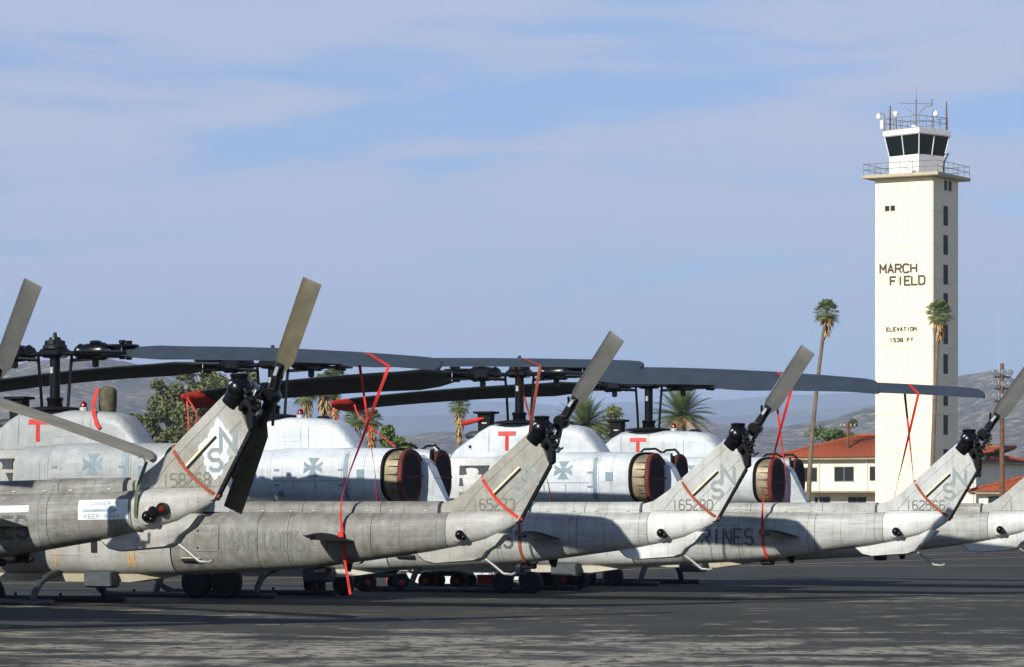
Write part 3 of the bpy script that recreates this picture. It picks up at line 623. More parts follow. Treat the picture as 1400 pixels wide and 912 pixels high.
HELIS = []
def helicopter(cfg):
    root = thing('helicopter', cfg['label'], 'helicopter', (cfg['x'], cfg['y'], cfg.get('lift', 0)), -TH+cfg.get('yaw', 0), 'attack helicopters parked in a row')
    root.rotation_euler = (0, -cfg.get('pitch', 0), -TH+cfg.get('yaw', 0))
    objs = []
    for name, me, par, lab in TEMPL:
        o = link(name, me, root if par is None else objs[par]); o['grime'] = cfg['grime']; o['seed'] = cfg['seed']
        if lab: o['label'] = lab
        objs.append(o)
    fin = next(o for o, t in zip(objs, TEMPL) if t[0] == 'vertical_fin'); boom = next(o for o, t in zip(objs, TEMPL) if t[0] == 'tail_boom')
    mast = next(o for o, t in zip(objs, TEMPL) if t[0] == 'mast')
    if cfg.get('serial'):
        link('serial_number', lettering(cfg['serial'], 7.66, 1.53, .165, .125, .022, fin_side).mesh('serial_number', 'mark_grime', 0), fin)
    if cfg.get('name', True):
        link('service_name', lettering('MARINES', cfg.get('name_t', 3.46), .90, .28, .208, .045, side).mesh('service_name', cfg.get('name_mat', 'mark_dark'), 0), boom, label='grey block lettering along the tail boom')
    hp = []; rot = cfg.get('rotor', 0.)
    for name, me, par in hub_parts():
        o = link(name, me, mast if par is None else hp[0]); hp.append(o)
        if par is None:
            o.rotation_euler = (0, 0, rot)
    # sub-parts of the hub stay within three levels: hang them on the mast beside the hub
    for o in hp[1:]:
        o.parent = mast; o.rotation_euler = (0, 0, rot)
    for s_, dr in ((1, cfg['droop'][0]), (-1, cfg['droop'][1])):
        o = link('main_rotor_blade', blade_mesh(cfg['flap'], dr, R(cfg['bp']), s_, mats=cfg.get('bmats', ('blade_top', 'blade_dark'))), root); o.rotation_euler = (0, 0, rot)
    for name, me in tail_blade(R(cfg['tail']), cfg['tmats'], off=cfg.get('tro', (0, 0))): link(name, me, root)
    HELIS.append((cfg, root, fin, boom, objs)); return root
GREYB = ('tail_blade_grey', 'bare_edge')
CF = [
 dict(x=-14.7, y=44.2, grime=.5, seed=3.1, tail=66, tmats=GREYB, flap=0, droop=(.32, .32), bp=14, name=False, label='helicopter at the near end whose upright grey tail rotor blade alone shows'),
 dict(x=-11.36, y=46.0, name_t=4.32, tro=(.08, -.2), pitch=R(1.1), lift=.15, grime=1.05, seed=11.7, tail=67, tmats=('tail_blade_olive', 'tail_blade_olive'), flap=.255, droop=(.36, .1), bp=0, rotor=R(6.0), serial='158268', bmats=('blade_olive', 'blade_olive'), label='grimy grey helicopter with olive tail rotor blade and a danger placard on its boom'),
 dict(x=-7.47, y=53.8, grime=1.3, seed=23.4, tail=55, tmats=('tail_blade_grey', 'tail_blade_grey'), flap=.0, droop=(.32, .32), bp=18, serial='165273', name_mat='mark_grime', label='brown-stained helicopter with serial number 165273 and yellow stripes on its belly side'),
 dict(x=-4.21, y=57.9, grime=.45, seed=37.9, tail=55, tmats=GREYB, flap=.0, droop=(.15, .42), bp=13, serial='165280', label='pale grey helicopter whose fin, smudged over the letter, is third from the left'),
 dict(x=.14, y=61.9, grime=.5, seed=51.2, tail=53, tmats=('tail_blade_grey', 'tail_blade_grey'), flap=.0, droop=(.34, .34), bp=26, serial='162566', label='pale grey helicopter whose fin stands before the foot of the control tower'),
 dict(x=2.8, y=67.4, grime=.55, seed=67.3, tail=52, tmats=('tail_blade_grey', 'tail_blade_grey'), flap=.0, droop=(.28, .28), bp=18, serial='1', name=False, label='farthest helicopter of the row, its dark exhaust covers before the cream building'),
]
for c_ in CF: helicopter(c_)
def local(i, name, mb, mat, label, cat, group=None, smooth=40):
    """a loose thing laid out in the frame of helicopter i"""
    cfg, root = HELIS[i][0], HELIS[i][1]
    o = link(name, mb.mesh(name, mat, smooth), None, root.location, 0, label=label, category=cat, group=group); o.rotation_euler = root.rotation_euler; return o
# paint only some airframes carry
c2, r2, f2, b2, o2 = HELIS[2]; fus2 = o2[i_fus]
for t, z0, z1 in ((.32, .62, 1.4), (.66, .9, 1.4), (1.72, .62, 1.4), (1.82, .62, 1.4)):
    mb = MB(); stroke(mb, [(t, z0), (t, z1)], .03 if t != .66 else .018, side, .004); link('yellow_stripe', mb.mesh('yellow_stripe', 'orange_stripe', 0), fus2)
c1_, r1, f1, b1, o1 = HELIS[1]
link('placard', plate(side, 6.5, 7.24, 1.12, 1.38, .004).mesh('placard', 'placard'), b1, label='white danger placard with an arrow')
mb = lettering('DANGER', 6.7, 1.31, .04, .05, .009, lambda u, v, l: side(u, v, l+.002)); mb2 = lettering('KEEP AWAY', 6.6, 1.14, .05, .06, .01, lambda u, v, l: side(u, v, l+.002))
mb.add(mb2.v, mb2.f)
stroke(mb, [(6.58, 1.24), (6.98, 1.24)], .035, lambda u, v, l: side(u, v, l+.002), .004)
mb.add([side(6.98, 1.285, .0065), side(6.98, 1.195, .0065), side(7.1, 1.24, .0065)], [(0, 1, 2)])
link('placard_lettering', mb.mesh('placard_lettering', 'mark_pale', 0), b1)
link('paint_patch', plate(side, 5.2, 5.75, 1.24, 1.33, .003).mesh('paint_patch', 'placard'), b1)
link('paint_patch', MB().prism([(8.5+.25*(1+.16*math.sin(5*a)+.12*math.sin(9*a+1)+.08*math.sin(23*a))*cos(a)*(1 if cos(a) < 0 else .75), 2.0+.33*(1+.14*math.sin(4*a+2)+.1*math.sin(13*a))*sin(a)+.3*(.25*cos(a))) for a in [2*pi*k/48 for k in range(48)]][::-1], -FY-.0035, -FY+.01).mesh('paint_patch', 'paint_white'), f1)
link('tail_lamp', MB().lathe(side(7.63, 1.2, 0), [(0, .075), (-.06, .08), (-.09, .05)], 'y', 12).mesh('tail_lamp', 'gear_black'), b1)
tl = link('tail_lamp', MB().lathe(side(7.76, 1.24, 0), [(0, .085), (-.06, .085), (-.065, .05)], 'y', 14).mesh('tail_lamp', 'gear_black'), b1); link('lens', MB().lathe(side(7.76, 1.24, .064), [(0, .045), (-.015, .035), (-.02, .01)], 'y', 12).mesh('lens', 'red_lens'), b1)

# ------------------------------------------------------------------ straps, covers and socks
def smooth_path(P, k=6):
    P = [Vector(p) for p in P]; out_ = []
    for i in range(len(P)-1):
        a, b, c_, d = P[max(i-1, 0)], P[i], P[i+1], P[min(i+2, len(P)-1)]
        for j in range(k):
            t = j/k; out_.append(.5*((2*b)+(c_-a)*t+(2*a-5*b+4*c_-d)*t*t+(3*b-a-3*c_+d)*t**3))
    return out_+[P[-1]]
def twist(n, turns, base): return [Matrix.Rotation(turns*2*pi*k/(n-1), 3, 'Z') @ Vector(base) for k in range(n)]
NAMES = ['', 'helicopter with olive tail blade', 'brown-stained helicopter', 'helicopter with smudged fin', 'helicopter before the tower', 'farthest helicopter']
for i in range(1, 5):
    y = FY+.014; p = []
    e0 = Vector((7.80, 0, 2.05)); e1 = Vector((8.485, 0, 1.385)); K = 10
    for k in range(K+1):
        a = k/K; q = e0.lerp(e1, a); q.x -= .05*sin(pi*a); q.z -= .04*sin(pi*a); p.append(q+Vector((0, -y if 0 < k < K else -.03, 0)))
    for k in range(K, -1, -1):
        a = k/K; q = e0.lerp(e1, a); p.append(q+Vector((0, y if 0 < k < K else .03, 0)))
    p.append(p[0]); sv = [Vector((.7, 0, .72))]*len(p)
    local(i, 'fin_strap', MB().ribbon(p, sv, .045, .012), 'red_strap' if i == 2 else 'brown_strap', ('bright red' if i == 2 else 'rusty brown')+' strap wound round the fin of the '+NAMES[i], 'strap', 'straps round the tail fins')
def tie(i, ta, tb, boomt, mat='red_strap', tail=0., wd=.05):
    """a strap thrown over the aft blade, its two legs crossing down to a wrap round the boom"""
    cfg = HELIS[i][0]; za = blade_pt(cfg, ta, 1).z; zb = blade_pt(cfg, tb, 1).z; p_ = R(cfg['bp'])*.74; up = .05
    cR, sR = cos(cfg.get('rotor', 0)), sin(cfg.get('rotor', 0))
    port = Vector((0, -.62*cos(p_), -.62*sin(p_))); stb = Vector((0, .2*cos(p_), .2*sin(p_)))
    zb_, zt_, hw = interp(BOOM, boomt); e = .02; hw += e
    top = 1.67
    path = [Vector((boomt+.16, hw+.06, 1.32)), Vector((boomt+.14, .5, 1.9)), Vector((ta+.02, stb.y+.02, za+stb.z-.05)), Vector((ta+.1, stb.y, za+stb.z+.01)), Vector((ta*.6+tb*.4, -.1, (za+zb)/2+up)), Vector((tb, port.y-.01, zb+port.z+.02))]
    path2 = [Vector((tb, port.y-.012, zb+port.z+.018)), Vector((tb*.55+boomt*.45, -.58, 2.75)), Vector((boomt+.05, -.45, 1.75)), Vector((boomt, -hw-.01, 1.2)), Vector((boomt, -hw*.93, zb_+.25)), Vector((boomt+.03, -hw*.6, zb_+.02)), Vector((boomt+.04, 0, zb_-.02)), Vector((boomt+.05, hw*.6, zb_+.02)), Vector((boomt+.07, hw*.93, zb_+.25)), Vector((boomt+.1, hw+.01, 1.2)), Vector((boomt+.14, hw+.04, 1.34))]
    mb = MB(); q = smooth_path(path[:3]); mb.ribbon(q, twist(len(q), .5, (1, .2, 0)), wd); mb.ribbon(path[2:4], Vector((1, 0, 0)), wd); mb.ribbon(path[3:], Vector((1, .4, 0)), wd*1.1); q = smooth_path(path2[:4]); mb.ribbon(q, twist(len(q), .5, (1, .1, 0)), wd); mb.ribbon(smooth_path(path2[3:]), Vector((1, 0, 0)), wd)
    if tail: mb.ribbon([Vector((boomt-.01, -hw-.03, 1.18)), Vector((boomt+.05, -hw-.02, .75)), Vector((boomt+.1, -hw*.8, tail))], Vector((1, .3, 0)), wd*.8)
    mb.bevbox((boomt-.01, -hw-.035, 1.14), (.1, .03, .09), .01)
    return local(i, 'tie_down_strap', mb, mat, 'red strap tying the aft rotor blade to the boom of the '+NAMES[i], 'strap', 'rotor tie-down straps')
tie(2, 5.5, 6.5, 5.55, tail=.22); tie(3, 4.6, 5.5, 5.0, 'brown_strap'); tie(4, 5.0, 5.7, 5.05); tie(5, 5.4, 6.0, 5.4)
# near blade of helicopter 1 is made fast with a green strap round its boom
zb_, zt_, hw = interp(BOOM, 7.4)
mb = MB(); loop = [Vector((7.15+.05*k, y_, z_)) for k, (y_, z_) in enumerate(((-.05, 1.86), (-.19, 1.62), (-hw-.02, 1.45), (-hw-.025, 1.2), (-hw*.7, .98), (0, .9), (hw*.7, .98), (hw+.02, 1.2), (hw+.02, 1.5)))]
for k, q in enumerate(loop): q.x = 7.4-.05*(1.7-q.z)*1.5
mb.ribbon(loop, Vector((1, 0, 0)), .05); mb.tube([(7.4, -.05, 1.85), (7.33, -.03, 1.95), (7.26, 0, blade_pt(HELIS[1][0], 7.2, 1).z)], .008, 6)
local(1, 'blade_lashing', mb, 'green_strap', 'olive green strap lashing a drooping rotor blade tip to the grimy boom', 'strap')
# socks on the forward blade tips
def sock(i, extra):
    cfg = HELIS[i][0]; rot = cfg.get('rotor', 0); rings = []; p_ = R(cfg['bp'])*.68
    for r, k in ((6.82, .96), (6.87, 1.02), (6.95, 1.06), (7.05, 1.02), (7.25, .98), (7.38, .86), (7.44, .5), (7.46, .1)):
        c0 = blade_pt(cfg, min(r, 7.3), -1); ring = []
        for j in range(14):
            a = 2*pi*j/14; q = .2+.38*k*cos(a); z = (.06+.015*sin(5*a+r*9))*k*sin(a)*(1.2 if sin(a) < 0 else .9)-(.02 if sin(a) < 0 else 0)
            ring.append(c0+Vector((-(r-min(r, 7.3)), q*cos(p_), -q*sin(p_)+z)))
        rings.append([Vector((v.x, v.y, v.z)) for v in ring])
    mb = MB().loft(rings)
    for path in extra: mb.ribbon(smooth_path(path), Vector((1, .4, 0)), .032)
    return local(i, 'blade_sock', mb, 'red_fabric', 'red fabric sock over the forward blade tip of the '+NAMES[i], 'blade cover', 'blade tip covers', 60)
sock(4, [[(-7.3, 0, 3.7), (-7.2, -.1, 3.3), (-7.1, -.1, 2.6), (-6.0, 0, 1.3)], [(-7.15, -.25, 3.75), (-6.95, -.2, 3.4), (-6.9, -.2, 2.9), (-5.8, -.2, 1.3)]])
sock(5, [[(-7.28, -.2, 3.7), (-7.05, -.15, 3.2), (-6.9, -.1, 2.6), (-5.5, 0, 1.3)], [(-6.75, -.2, 3.78), (-6.6, -.2, 3.5), (-5.9, -.3, 3.0), (-4.6, -.35, 2.1), (-4.2, -.35, 1.6)]])
# exhaust covers
for i in range(1, 6):
    for sy in (1, -1):
        rings = []
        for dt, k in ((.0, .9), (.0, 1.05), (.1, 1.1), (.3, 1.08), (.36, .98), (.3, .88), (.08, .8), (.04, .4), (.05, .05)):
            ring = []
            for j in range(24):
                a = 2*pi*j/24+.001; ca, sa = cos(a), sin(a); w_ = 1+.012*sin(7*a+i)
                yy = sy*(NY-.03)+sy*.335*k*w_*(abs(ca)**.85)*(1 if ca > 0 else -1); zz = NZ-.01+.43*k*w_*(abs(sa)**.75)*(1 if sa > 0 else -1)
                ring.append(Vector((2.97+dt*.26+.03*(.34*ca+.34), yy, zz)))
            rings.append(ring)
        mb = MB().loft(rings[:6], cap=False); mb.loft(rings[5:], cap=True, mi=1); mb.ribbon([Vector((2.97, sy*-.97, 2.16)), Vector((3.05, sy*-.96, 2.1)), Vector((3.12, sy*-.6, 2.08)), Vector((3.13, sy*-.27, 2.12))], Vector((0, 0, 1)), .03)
        local(i, 'exhaust_cover', mb, ['maroon_fabric', 'maroon_fabric_shade'], 'dark red cover plugging the '+('near' if sy == 1 else 'far')+'-side engine exhaust of the '+NAMES[i], 'exhaust cover', 'engine exhaust covers', 60)
# jammer cover with streamer on helicopter 2
mb = MB(); rnd = random.Random(5); rings = []
for z, k in ((3.13, .92), (3.2, 1), (3.35, 1.03), (3.45, 1.0), (3.5, .85), (3.53, .5), (3.54, .06)):
    rings.append([Vector((1.02+.145*k*(1+.05*sin(5*a+z*20))*cos(a), .145*k*sin(a), z)) for a in [2*pi*j/18 for j in range(18)]])
mb.loft(rings); local(2, 'jammer_cover', mb, 'olive_fabric', 'olive canvas cover over the drum atop the leftmost white cowling', 'cover')
mb = MB().ribbon([(.9, -.12, 3.5), (.88, -.17, 3.35), (.93, -.3, 3.16), (1.06, -.4, 2.92), (1.12, -.4, 2.84)], Vector((1, 0, .3)), .07)
local(2, 'warning_streamer', mb, 'red_strap', 'red streamer hanging down the leftmost white cowling from the olive cover', 'streamer')
mb = MB(); mb.loft([[Vector((-1.18+.5*k, -.1-.02*k+.07*c*cos(a), 3.16+.1*k+.05*c*sin(a))) for a in [2*pi*j/8 for j in range(8)]] for k, c in ((0, .3), (.15, 1), (.7, .9), (1, .4))])
local(4, 'probe_cover', mb, 'red_fabric', 'small red cover ahead of the black box on a white cowling', 'cover')
mb = MB().ribbon([(-.7, -1.0, .9), (-.55, -1.1, .82), (-.35, -1.12, .72)], Vector((0, 0, 1)), .06)
local(2, 'warning_streamer', mb, 'red_strap', 'red streamer hanging below the stub wing behind the grimy boom', 'streamer')

# ------------------------------------------------------------------ ground handling wheels
def wheel_part(c, r, wd):
    ty = MB().lathe(c, [(-wd/2, r*.62), (-wd/2, r*.88), (-wd*.3, r), (wd*.3, r), (wd/2, r*.88), (wd/2, r*.62)], 'y', 20)
    rim = MB().lathe(c, [(-wd*.42, r*.6), (-wd*.2, r*.5), (-wd*.3, r*.2), (wd*.3, r*.2), (wd*.2, r*.5), (wd*.42, r*.6)], 'y', 16); return ty, rim
def dolly(i, t, y, label, r=.29, rimmat='skid_grey'):
    r = .29 if i == 3 and y < 0 else .2
    cfg, root = HELIS[i][0], HELIS[i][1]; s_ = 1 if y > 0 else -1
    d = thing('ground_handling_wheels', label, 'wheel gear', root.matrix_basis @ Vector((t, y, 0)), root.rotation_euler.z, 'ground handling wheels on the skids')
    link('axle_frame', MB().bevbox((0, -s_*.02, .34), (.75, .08, .07), .02).mesh('axle_frame', 'skid_grey'), d)
    link('jack', MB().tube([(0, -s_*.08, .1), (0, -s_*.08, .62)], .04, 8).mesh('jack', 'black_metal'), d)
    for x in (-.3, .3):
        a, b = wheel_part((x, s_*.12, r), r, .16); wo = link('wheel', a.mesh('wheel', 'rubber'), d); link('rim', b.mesh('rim', rimmat), wo)
WH = [(3, -.45, 'near', 'the helicopter with smudged fin'), (4, .6, 'near', 'the helicopter before the tower'), (5, -.5, 'near', 'the farthest helicopter'), (3, .4, 'far', 'the helicopter with smudged fin'), (4, .3, 'far', 'the helicopter before the tower')]
for i, t, sd, nm in WH: dolly(i, t, -1.2 if sd == 'near' else 1.2, f'pair of black handling wheels on the {sd} skid of {nm}')

# ------------------------------------------------------------------ equipment seen under the booms
def cart(px, Z, label, rz):
    d = thing('utility_cart', label, 'cart', (at(px, Z), Z, 0), rz)
    link('chassis', MB().bevbox((0, 0, .3), (.9, .5, .08), .02).mesh('chassis', 'skid_grey'), d)
    link('engine_block', MB().bevbox((.05, 0, .5), (.5, .4, .34), .05).mesh('engine_block', 'black_metal'), d)
    link('fuel_tank', MB().tube([(-.3, -.1, .44), (-.05, -.1, .44)], .1, 10).mesh('fuel_tank', 'pale_metal'), d)
    link('tow_handle', MB().tube([(-.45, 0, .3), (-.75, 0, .32), (-.95, 0, .75)], .02, 6).mesh('tow_handle', 'red_paint'), d)
    for x in (-.32, .32):
        for y in (-.3, .3):
            a, b = wheel_part((x, y, .17), .17, .09); wo = link('wheel', a.mesh('wheel', 'rubber'), d); link('rim', b.mesh('rim', 'pale_metal'), wo); link('hub_cap', MB().lathe((x, y-.03, .17), [(-.05, .02), (-.04, .05), (0, .06)], 'y', 10).mesh('hub_cap', 'red_paint'), wo)
cart(522, 62, 'small wheeled cart with red rims under the second tail boom', .2); cart(612, 63.4, 'black engine cart beneath the stained boom beside a red box', -.3); cart(745, 64.2, 'red-rimmed service cart in the shade behind the bent tail skid', .1)
d = thing('red_toolbox', 'bright red metal box on the tarmac beneath the second tail', 'toolbox', (at(664, 63.8), 63.8, 0), .15)
link('body', MB().bevbox((0, 0, .13), (.34, .22, .2), .015).mesh('body', 'red_paint'), d); link('lid', MB().bevbox((0, 0, .255), (.35, .23, .045), .012).mesh('lid', 'red_paint'), d); link('handle', MB().tube([(-.08, 0, .275), (-.07, 0, .32), (.07, 0, .32), (.08, 0, .275)], .01, 6).mesh('handle', 'black_metal'), d)
for k, (px, Z, ln, lab) in enumerate(((556, 68.8, .8, 'short white barricade with an orange end lying under the stained boom'), (652, 68.6, 2.3, 'long white low barricade lying on the tarmac under the second tail'))):
    d = thing('low_barricade', lab, 'barricade', (at(px, Z), Z, 0), 0, 'low barricades')
    link('beam', MB().loft([[Vector((x, y, z)) for y, z in ((-.14, .0), (.14, .0), (.1, .22), (-.1, .22))] for x in (-ln/2+.12, ln/2)]).mesh('beam', 'placard'), d)
    link('end_cap', MB().loft([[Vector((x, y, z)) for y, z in ((-.14, .0), (.14, .0), (.1, .22), (-.1, .22))] for x in (-ln/2-.02, -ln/2+.115)]).mesh('end_cap', 'red_paint'), d)

# ------------------------------------------------------------------ ground
g = NG('asphalt'); v = g.coord((1, 1, 1))
a1 = g.noise(v, .22, 6, .62, .6); a2 = g.noise(g.coord((1.5, .9, 1)), 3.0, 6, .75); a3 = g.noise(v, 40, 4, .7); a4 = g.noise(g.coord((.35, .35, 1)), .14, 4, .6); a5 = g.noise(g.coord((.8, 1, 1)), .75, 8, .7, .3)
base = g.mix(g.rng(a1, .35, .65), lin('353631'), lin('464740')); base = g.mix(g.rng(a3, .3, .7, 0., .5), base, lin('2a2c29'))
sep = g.n('ShaderNodeSeparateXYZ'); g.t.links.new(g.coord((1, 1, 1)), sep.inputs[0])
near = g.rng(sep.outputs[1], 36., 64., .05, -.05)
wear = g.rng(g.math('ADD', g.math('MULTIPLY_ADD', a5, .6, g.math('MULTIPLY', a4, .4)), near), .53, .60)
wear = g.math('MULTIPLY', wear, g.rng(a2, .42, .50))
col = g.mix(g.math('MULTIPLY', wear, .85), base, lin('9b9583'))
g.fin(col, .9, 0, .2); g.bump(a3, .5, .02)
g = NG('dry_ground'); v = g.coord((1, 1, 1)); g.fin(g.mix(g.rng(g.noise(v, .02, 8, .7), .35, .65), lin('6f6a4b'), lin('8d8466')), .95, 0, .1)
def sheet(x0, x1, y0, y1, z): return MB().add([(x0, y0, z), (x1, y0, z), (x1, y1, z), (x0, y1, z)], [(0, 1, 2, 3)])
struct('ground', sheet(-25000, 25000, -400, 42000, -.05).mesh('ground', 'dry_ground', 0))
struct('tarmac', sheet(-400, 400, -60, 262, 0).mesh('tarmac', 'asphalt', 0))
def paint_line(name, pts, wd, mat):
    mb = MB(); stroke(mb, pts, wd, lambda u, v, l: Vector((u, v, .004)), 0); return struct(name, mb.mesh(name, mat, 0))
simple('line_yellow', 'b08a3c', .8, 0, .3, 2); simple('line_white', 'a5a498', .8, 0, .3, 2)
paint_line('taxiway_line', [(-22, 57), (-10.6, 68.2), (-5.1, 74.3), (2, 83), (8.4, 94), (16.6, 107), (26, 121)], .2, 'line_yellow')
paint_line('parking_line', [(6.5, 90.2), (11, 90.6), (40, 91.5)], .22, 'line_white'); paint_line('parking_line', [(-60, 122), (60, 118)], .3, 'line_yellow')

# ------------------------------------------------------------------ control tower (same axes as the flight line)
g = NG('tower_wall'); f = g.noise(g.coord((3, 3, .25)), 1.2, 6, .7); f2 = g.noise(g.coord((1, 1, 1)), .5, 4)
g.fin(g.mix(g.math('MULTIPLY', g.rng(f, .5, .75), .35), g.mix(f2, lin('dfd6b8'), lin('e8dfc6')), lin('b3a684')), .8, 0, .2); simple('tower_joint', 'd8d2bf', .9, 0, .1, 3); simple('slab', 'b5a98c', .8, 0, .15, 2)
simple('cab_white', 'd8d6d2', .6, 0, .06, 2); simple('letter_brown', '4a3a2a', .7, 0, .1, 3); simple('rail_steel', '7d776d', .6, .4, .2, 4); simple('cream_wall', 'dad5c2', .8, 0, .06, .4)
simple('window_frame', '6d6a5c', .6, 0, .1, 4); simple('rust_pole', '6b4a33', .85, 0, .3, 4); simple('white_plastic', 'e6e6e2', .4, 0, .04, 4)
TZ = 322.0; TL, TW = 6.1, 6.1
TTH = R(31); corner = Vector((at(1275, TZ), TZ, 0)); tax = Vector((cos(TTH), -sin(TTH), 0)); tay = Vector((sin(TTH), cos(TTH), 0)); ax = Vector((CT, -ST, 0)); ay = Vector((ST, CT, 0)); tc0 = corner-tax*TL/2+tay*TW/2
tower = thing('control_tower', 'tall cream airfield control tower with dark glass cab and brown lettering', 'tower', tc0, -TTH)
def tp(name, mb, mat, par=None, smooth=30, label=None): return link(name, mb.mesh(name, mat, smooth), par or tower, label=label)
TOPZ = hz(241, TZ)
shaft = tp('shaft', MB().box((0, 0, TOPZ/2), (TL, TW, TOPZ)), 'tower_joint')
rows = []; z = 0; rh = 3.33
z0s = [TOPZ-rh*k for k in range(0, 11)]
pc = {}
def panel(cx, cy, cz, w_, h_, face):
    key = (round(w_, 2), round(h_, 2), face)
    if key not in pc:
        m = MB(); m.bevbox((0, 0, 0), (w_, .08, h_) if face == 'f' else (.08, w_, h_), .012); pc[key] = m.mesh('wall_panel', 'tower_wall', 30)
    o = link('wall_panel', pc[key], shaft, (cx, cy, cz)); return o
for k in range(10):
    zt = TOPZ-rh*k-.012; h_ = rh-.02; zc = zt-h_/2
    for j in range(5):
        w_ = TL/5; panel(-TL/2+w_*(j+.5), -TW/2-.035, zc, w_-.012, h_, 'f')
    for yc, w_ in ((-TW/2+1.23, 2.44), (TW/2-1.23, 2.44)): panel(TL/2+.035, yc, zc, w_, h_, 's')
for j in range(5): panel(-TL/2+TL/5*(j+.5), -TW/2-.035, (TOPZ-rh*10)/2, TL/5-.02, TOPZ-rh*10-.04, 'f')
wys = [292, 332, 373, 412, 455, 496, 540, 580, 627]; prev = TOPZ
for y_ in wys:
    zc = hz(y_, TZ); hgt = 1.95
    fo = tp('window', MB().box((TL/2+.02, 0, zc), (.06, 1.1, hgt)), 'window_frame', shaft); tp('pane', MB().box((TL/2+.055, 0, zc), (.02, .98, hgt-.12)), 'window_glass', fo)
    h_ = prev-(zc+hgt/2)
    if h_ > .15: panel(TL/2+.035, 0, zc+hgt/2+h_/2, 1.18, h_-.03, 's')
    prev = zc-hgt/2
panel(TL/2+.035, 0, prev/2, 1.18, prev-.03, 's')
for dy in (-.05, 1.0):
    fo = tp('window', MB().box((TL/2+.085, dy, hz(250, TZ)), (.04, .72, 1.0)), 'window_frame', shaft); tp('pane', MB().box((TL/2+.11, dy, hz(250, TZ)), (.02, .58, .86)), 'window_glass', fo)
for dx in (-1.75, -1.15):
    fo = tp('window', MB().box((dx, -TW/2-.085, hz(282, TZ)), (.5, .04, .55)), 'window_frame', shaft); tp('pane', MB().box((dx, -TW/2-.11, hz(282, TZ)), (.4, .02, .45)), 'window_glass', fo)
tp('base_hatch', MB().bevbox((.8, -TW/2-.1, 2.4), (3.6, .06, 1.6), .02), 'tower_wall', shaft)
def letters(text, px0, px1, ybase, hpx):
    """raised letters on the front wall, each one a piece of its own"""
    n = len(text); sc = FPX/TZ; h_ = hpx/sc
    for k, ch in enumerate(text):
        if ch == ' ': continue
        px = px0+(px1-px0)*k/(n-1); u = (px-1275)/78.*TL+TL/2; mb = MB(); cw = h_*.74; lk = 0
        for pl in GL[ch]:
            pts = [((p/4-.5)*cw, q/6*h_) for p, q in pl]
            for y0, y1 in ((-.05, .05),):
                fr_ = MB(); stroke(fr_, pts, h_*.17, lambda a, b, l: Vector((a, 0, b)), 0); nv = len(fr_.v); o = len(mb.v); lift = .002*lk; lk += 1
                mb.v += [(x, y0-lift, z) for x, y, z in fr_.v]+[(x, y1, z) for x, y, z in fr_.v]
                fs = [tuple(i+o for i in f) for f in fr_.f]; m_ = nv//2
                for i in range(m_-1):
                    fs += [(o+2*i, o+2*i+2, o+nv+2*i+2, o+nv+2*i), (o+2*i+1, o+nv+2*i+1, o+nv+2*i+3, o+2*i+3)]
                fs += [(o, o+nv, o+nv+1, o+1), (o+nv-2, o+nv-1, o+2*nv-1, o+2*nv-2)]
                mb.f += fs; mb.mi += [0]*len(fs)
        link('letter', mb.mesh('letter', 'letter_brown', 0), shaft, (u, -TW/2-.13, hz(ybase, TZ)))
letters('MARCH', 1208, 1250, 371, 11.5); letters('FIELD', 1222, 1261, 388, 11.5); letters('ELEVATION', 1214.5, 1252, 451, 4.8); letters('1538 FT', 1219, 1247.5, 466, 4.8)
# walkway slab, rails, cab
tp('walkway_slab', MB().bevbox((0, 0, TOPZ+.2), (TL+2, TW+2, .34), .05), 'slab')
SLZ = TOPZ+.37
def railing(z0, hx, hy, h_, name, par, n=(6, 6), rails=(.5, 1)):
    mb = MB(); pts = [(-hx, -hy), (hx, -hy), (hx, hy), (-hx, hy), (-hx, -hy)]
    for a, b in zip(pts, pts[1:]):
        for k in rails: mb.tube([(a[0], a[1], z0+h_*k), (b[0], b[1], z0+h_*k)], .03, 5)
        for q in range(n[0]): mb.tube([(a[0]+(b[0]-a[0])*q/n[0], a[1]+(b[1]-a[1])*q/n[0], z0), (a[0]+(b[0]-a[0])*q/n[0], a[1]+(b[1]-a[1])*q/n[0], z0+h_)], .025, 5)
    return tp(name, mb, 'rail_steel', par)
railing(SLZ, TL/2+.9, TW/2+.9, 1.1, 'walkway_railing', None)
CR = Matrix.Rotation(TTH+R(45-3), 3, 'Z'); cabc = Vector((.05, -.05, 0))
def sq(hw, z): return [CR @ Vector((x*hw, y*hw, 0))+cabc+Vector((0, 0, z)) for x, y in ((-1, -1), (1, -1), (1, 1), (-1, 1))]
zA, zB, zC, zD = SLZ, hz(208, TZ), hz(181, TZ), hz(173, TZ)
hA, hB, hC = 1.93, 1.93, 2.26
tp('cab_wall', MB().loft([sq(hA, zA), sq(hB, zB)]), 'cab_white')
core = tp('cab_core', MB().loft([sq(hB-.12, zB), sq(hC-.12, zC)]), 'flat_black')
for a in range(4):
    p0, p1 = sq(hB, zB), sq(hC, zC); q0, q1, q2, q3 = p0[a], p0[(a+1) % 4], p1[(a+1) % 4], p1[a]
    for k in range(2):
        e = .035; u0, u1 = k*.5+e*.6, (k+1)*.5-e*.6
        f_ = [q0.lerp(q1, u0), q0.lerp(q1, u1), q3.lerp(q2, u1), q3.lerp(q2, u0)]; n_ = (f_[1]-f_[0]).cross(f_[3]-f_[0]).normalized()
        tp('cab_pane', MB().loft([[x-n_*.06 for x in f_], [x-n_*.02 for x in f_]]), 'dark_glass')
    for u in (0, .5, 1): 
        if u < 1: tp('mullion', MB().tube([q0.lerp(q1, u), q3.lerp(q2, u)], .055, 6), 'cab_white')
tp('cab_roof', MB().loft([sq(hC+.02, zC+.002), sq(hC+.12, zC+.1), sq(hC+.12, zD), sq(hC-.1, zD+.06)]), 'cab_white', smooth=20)
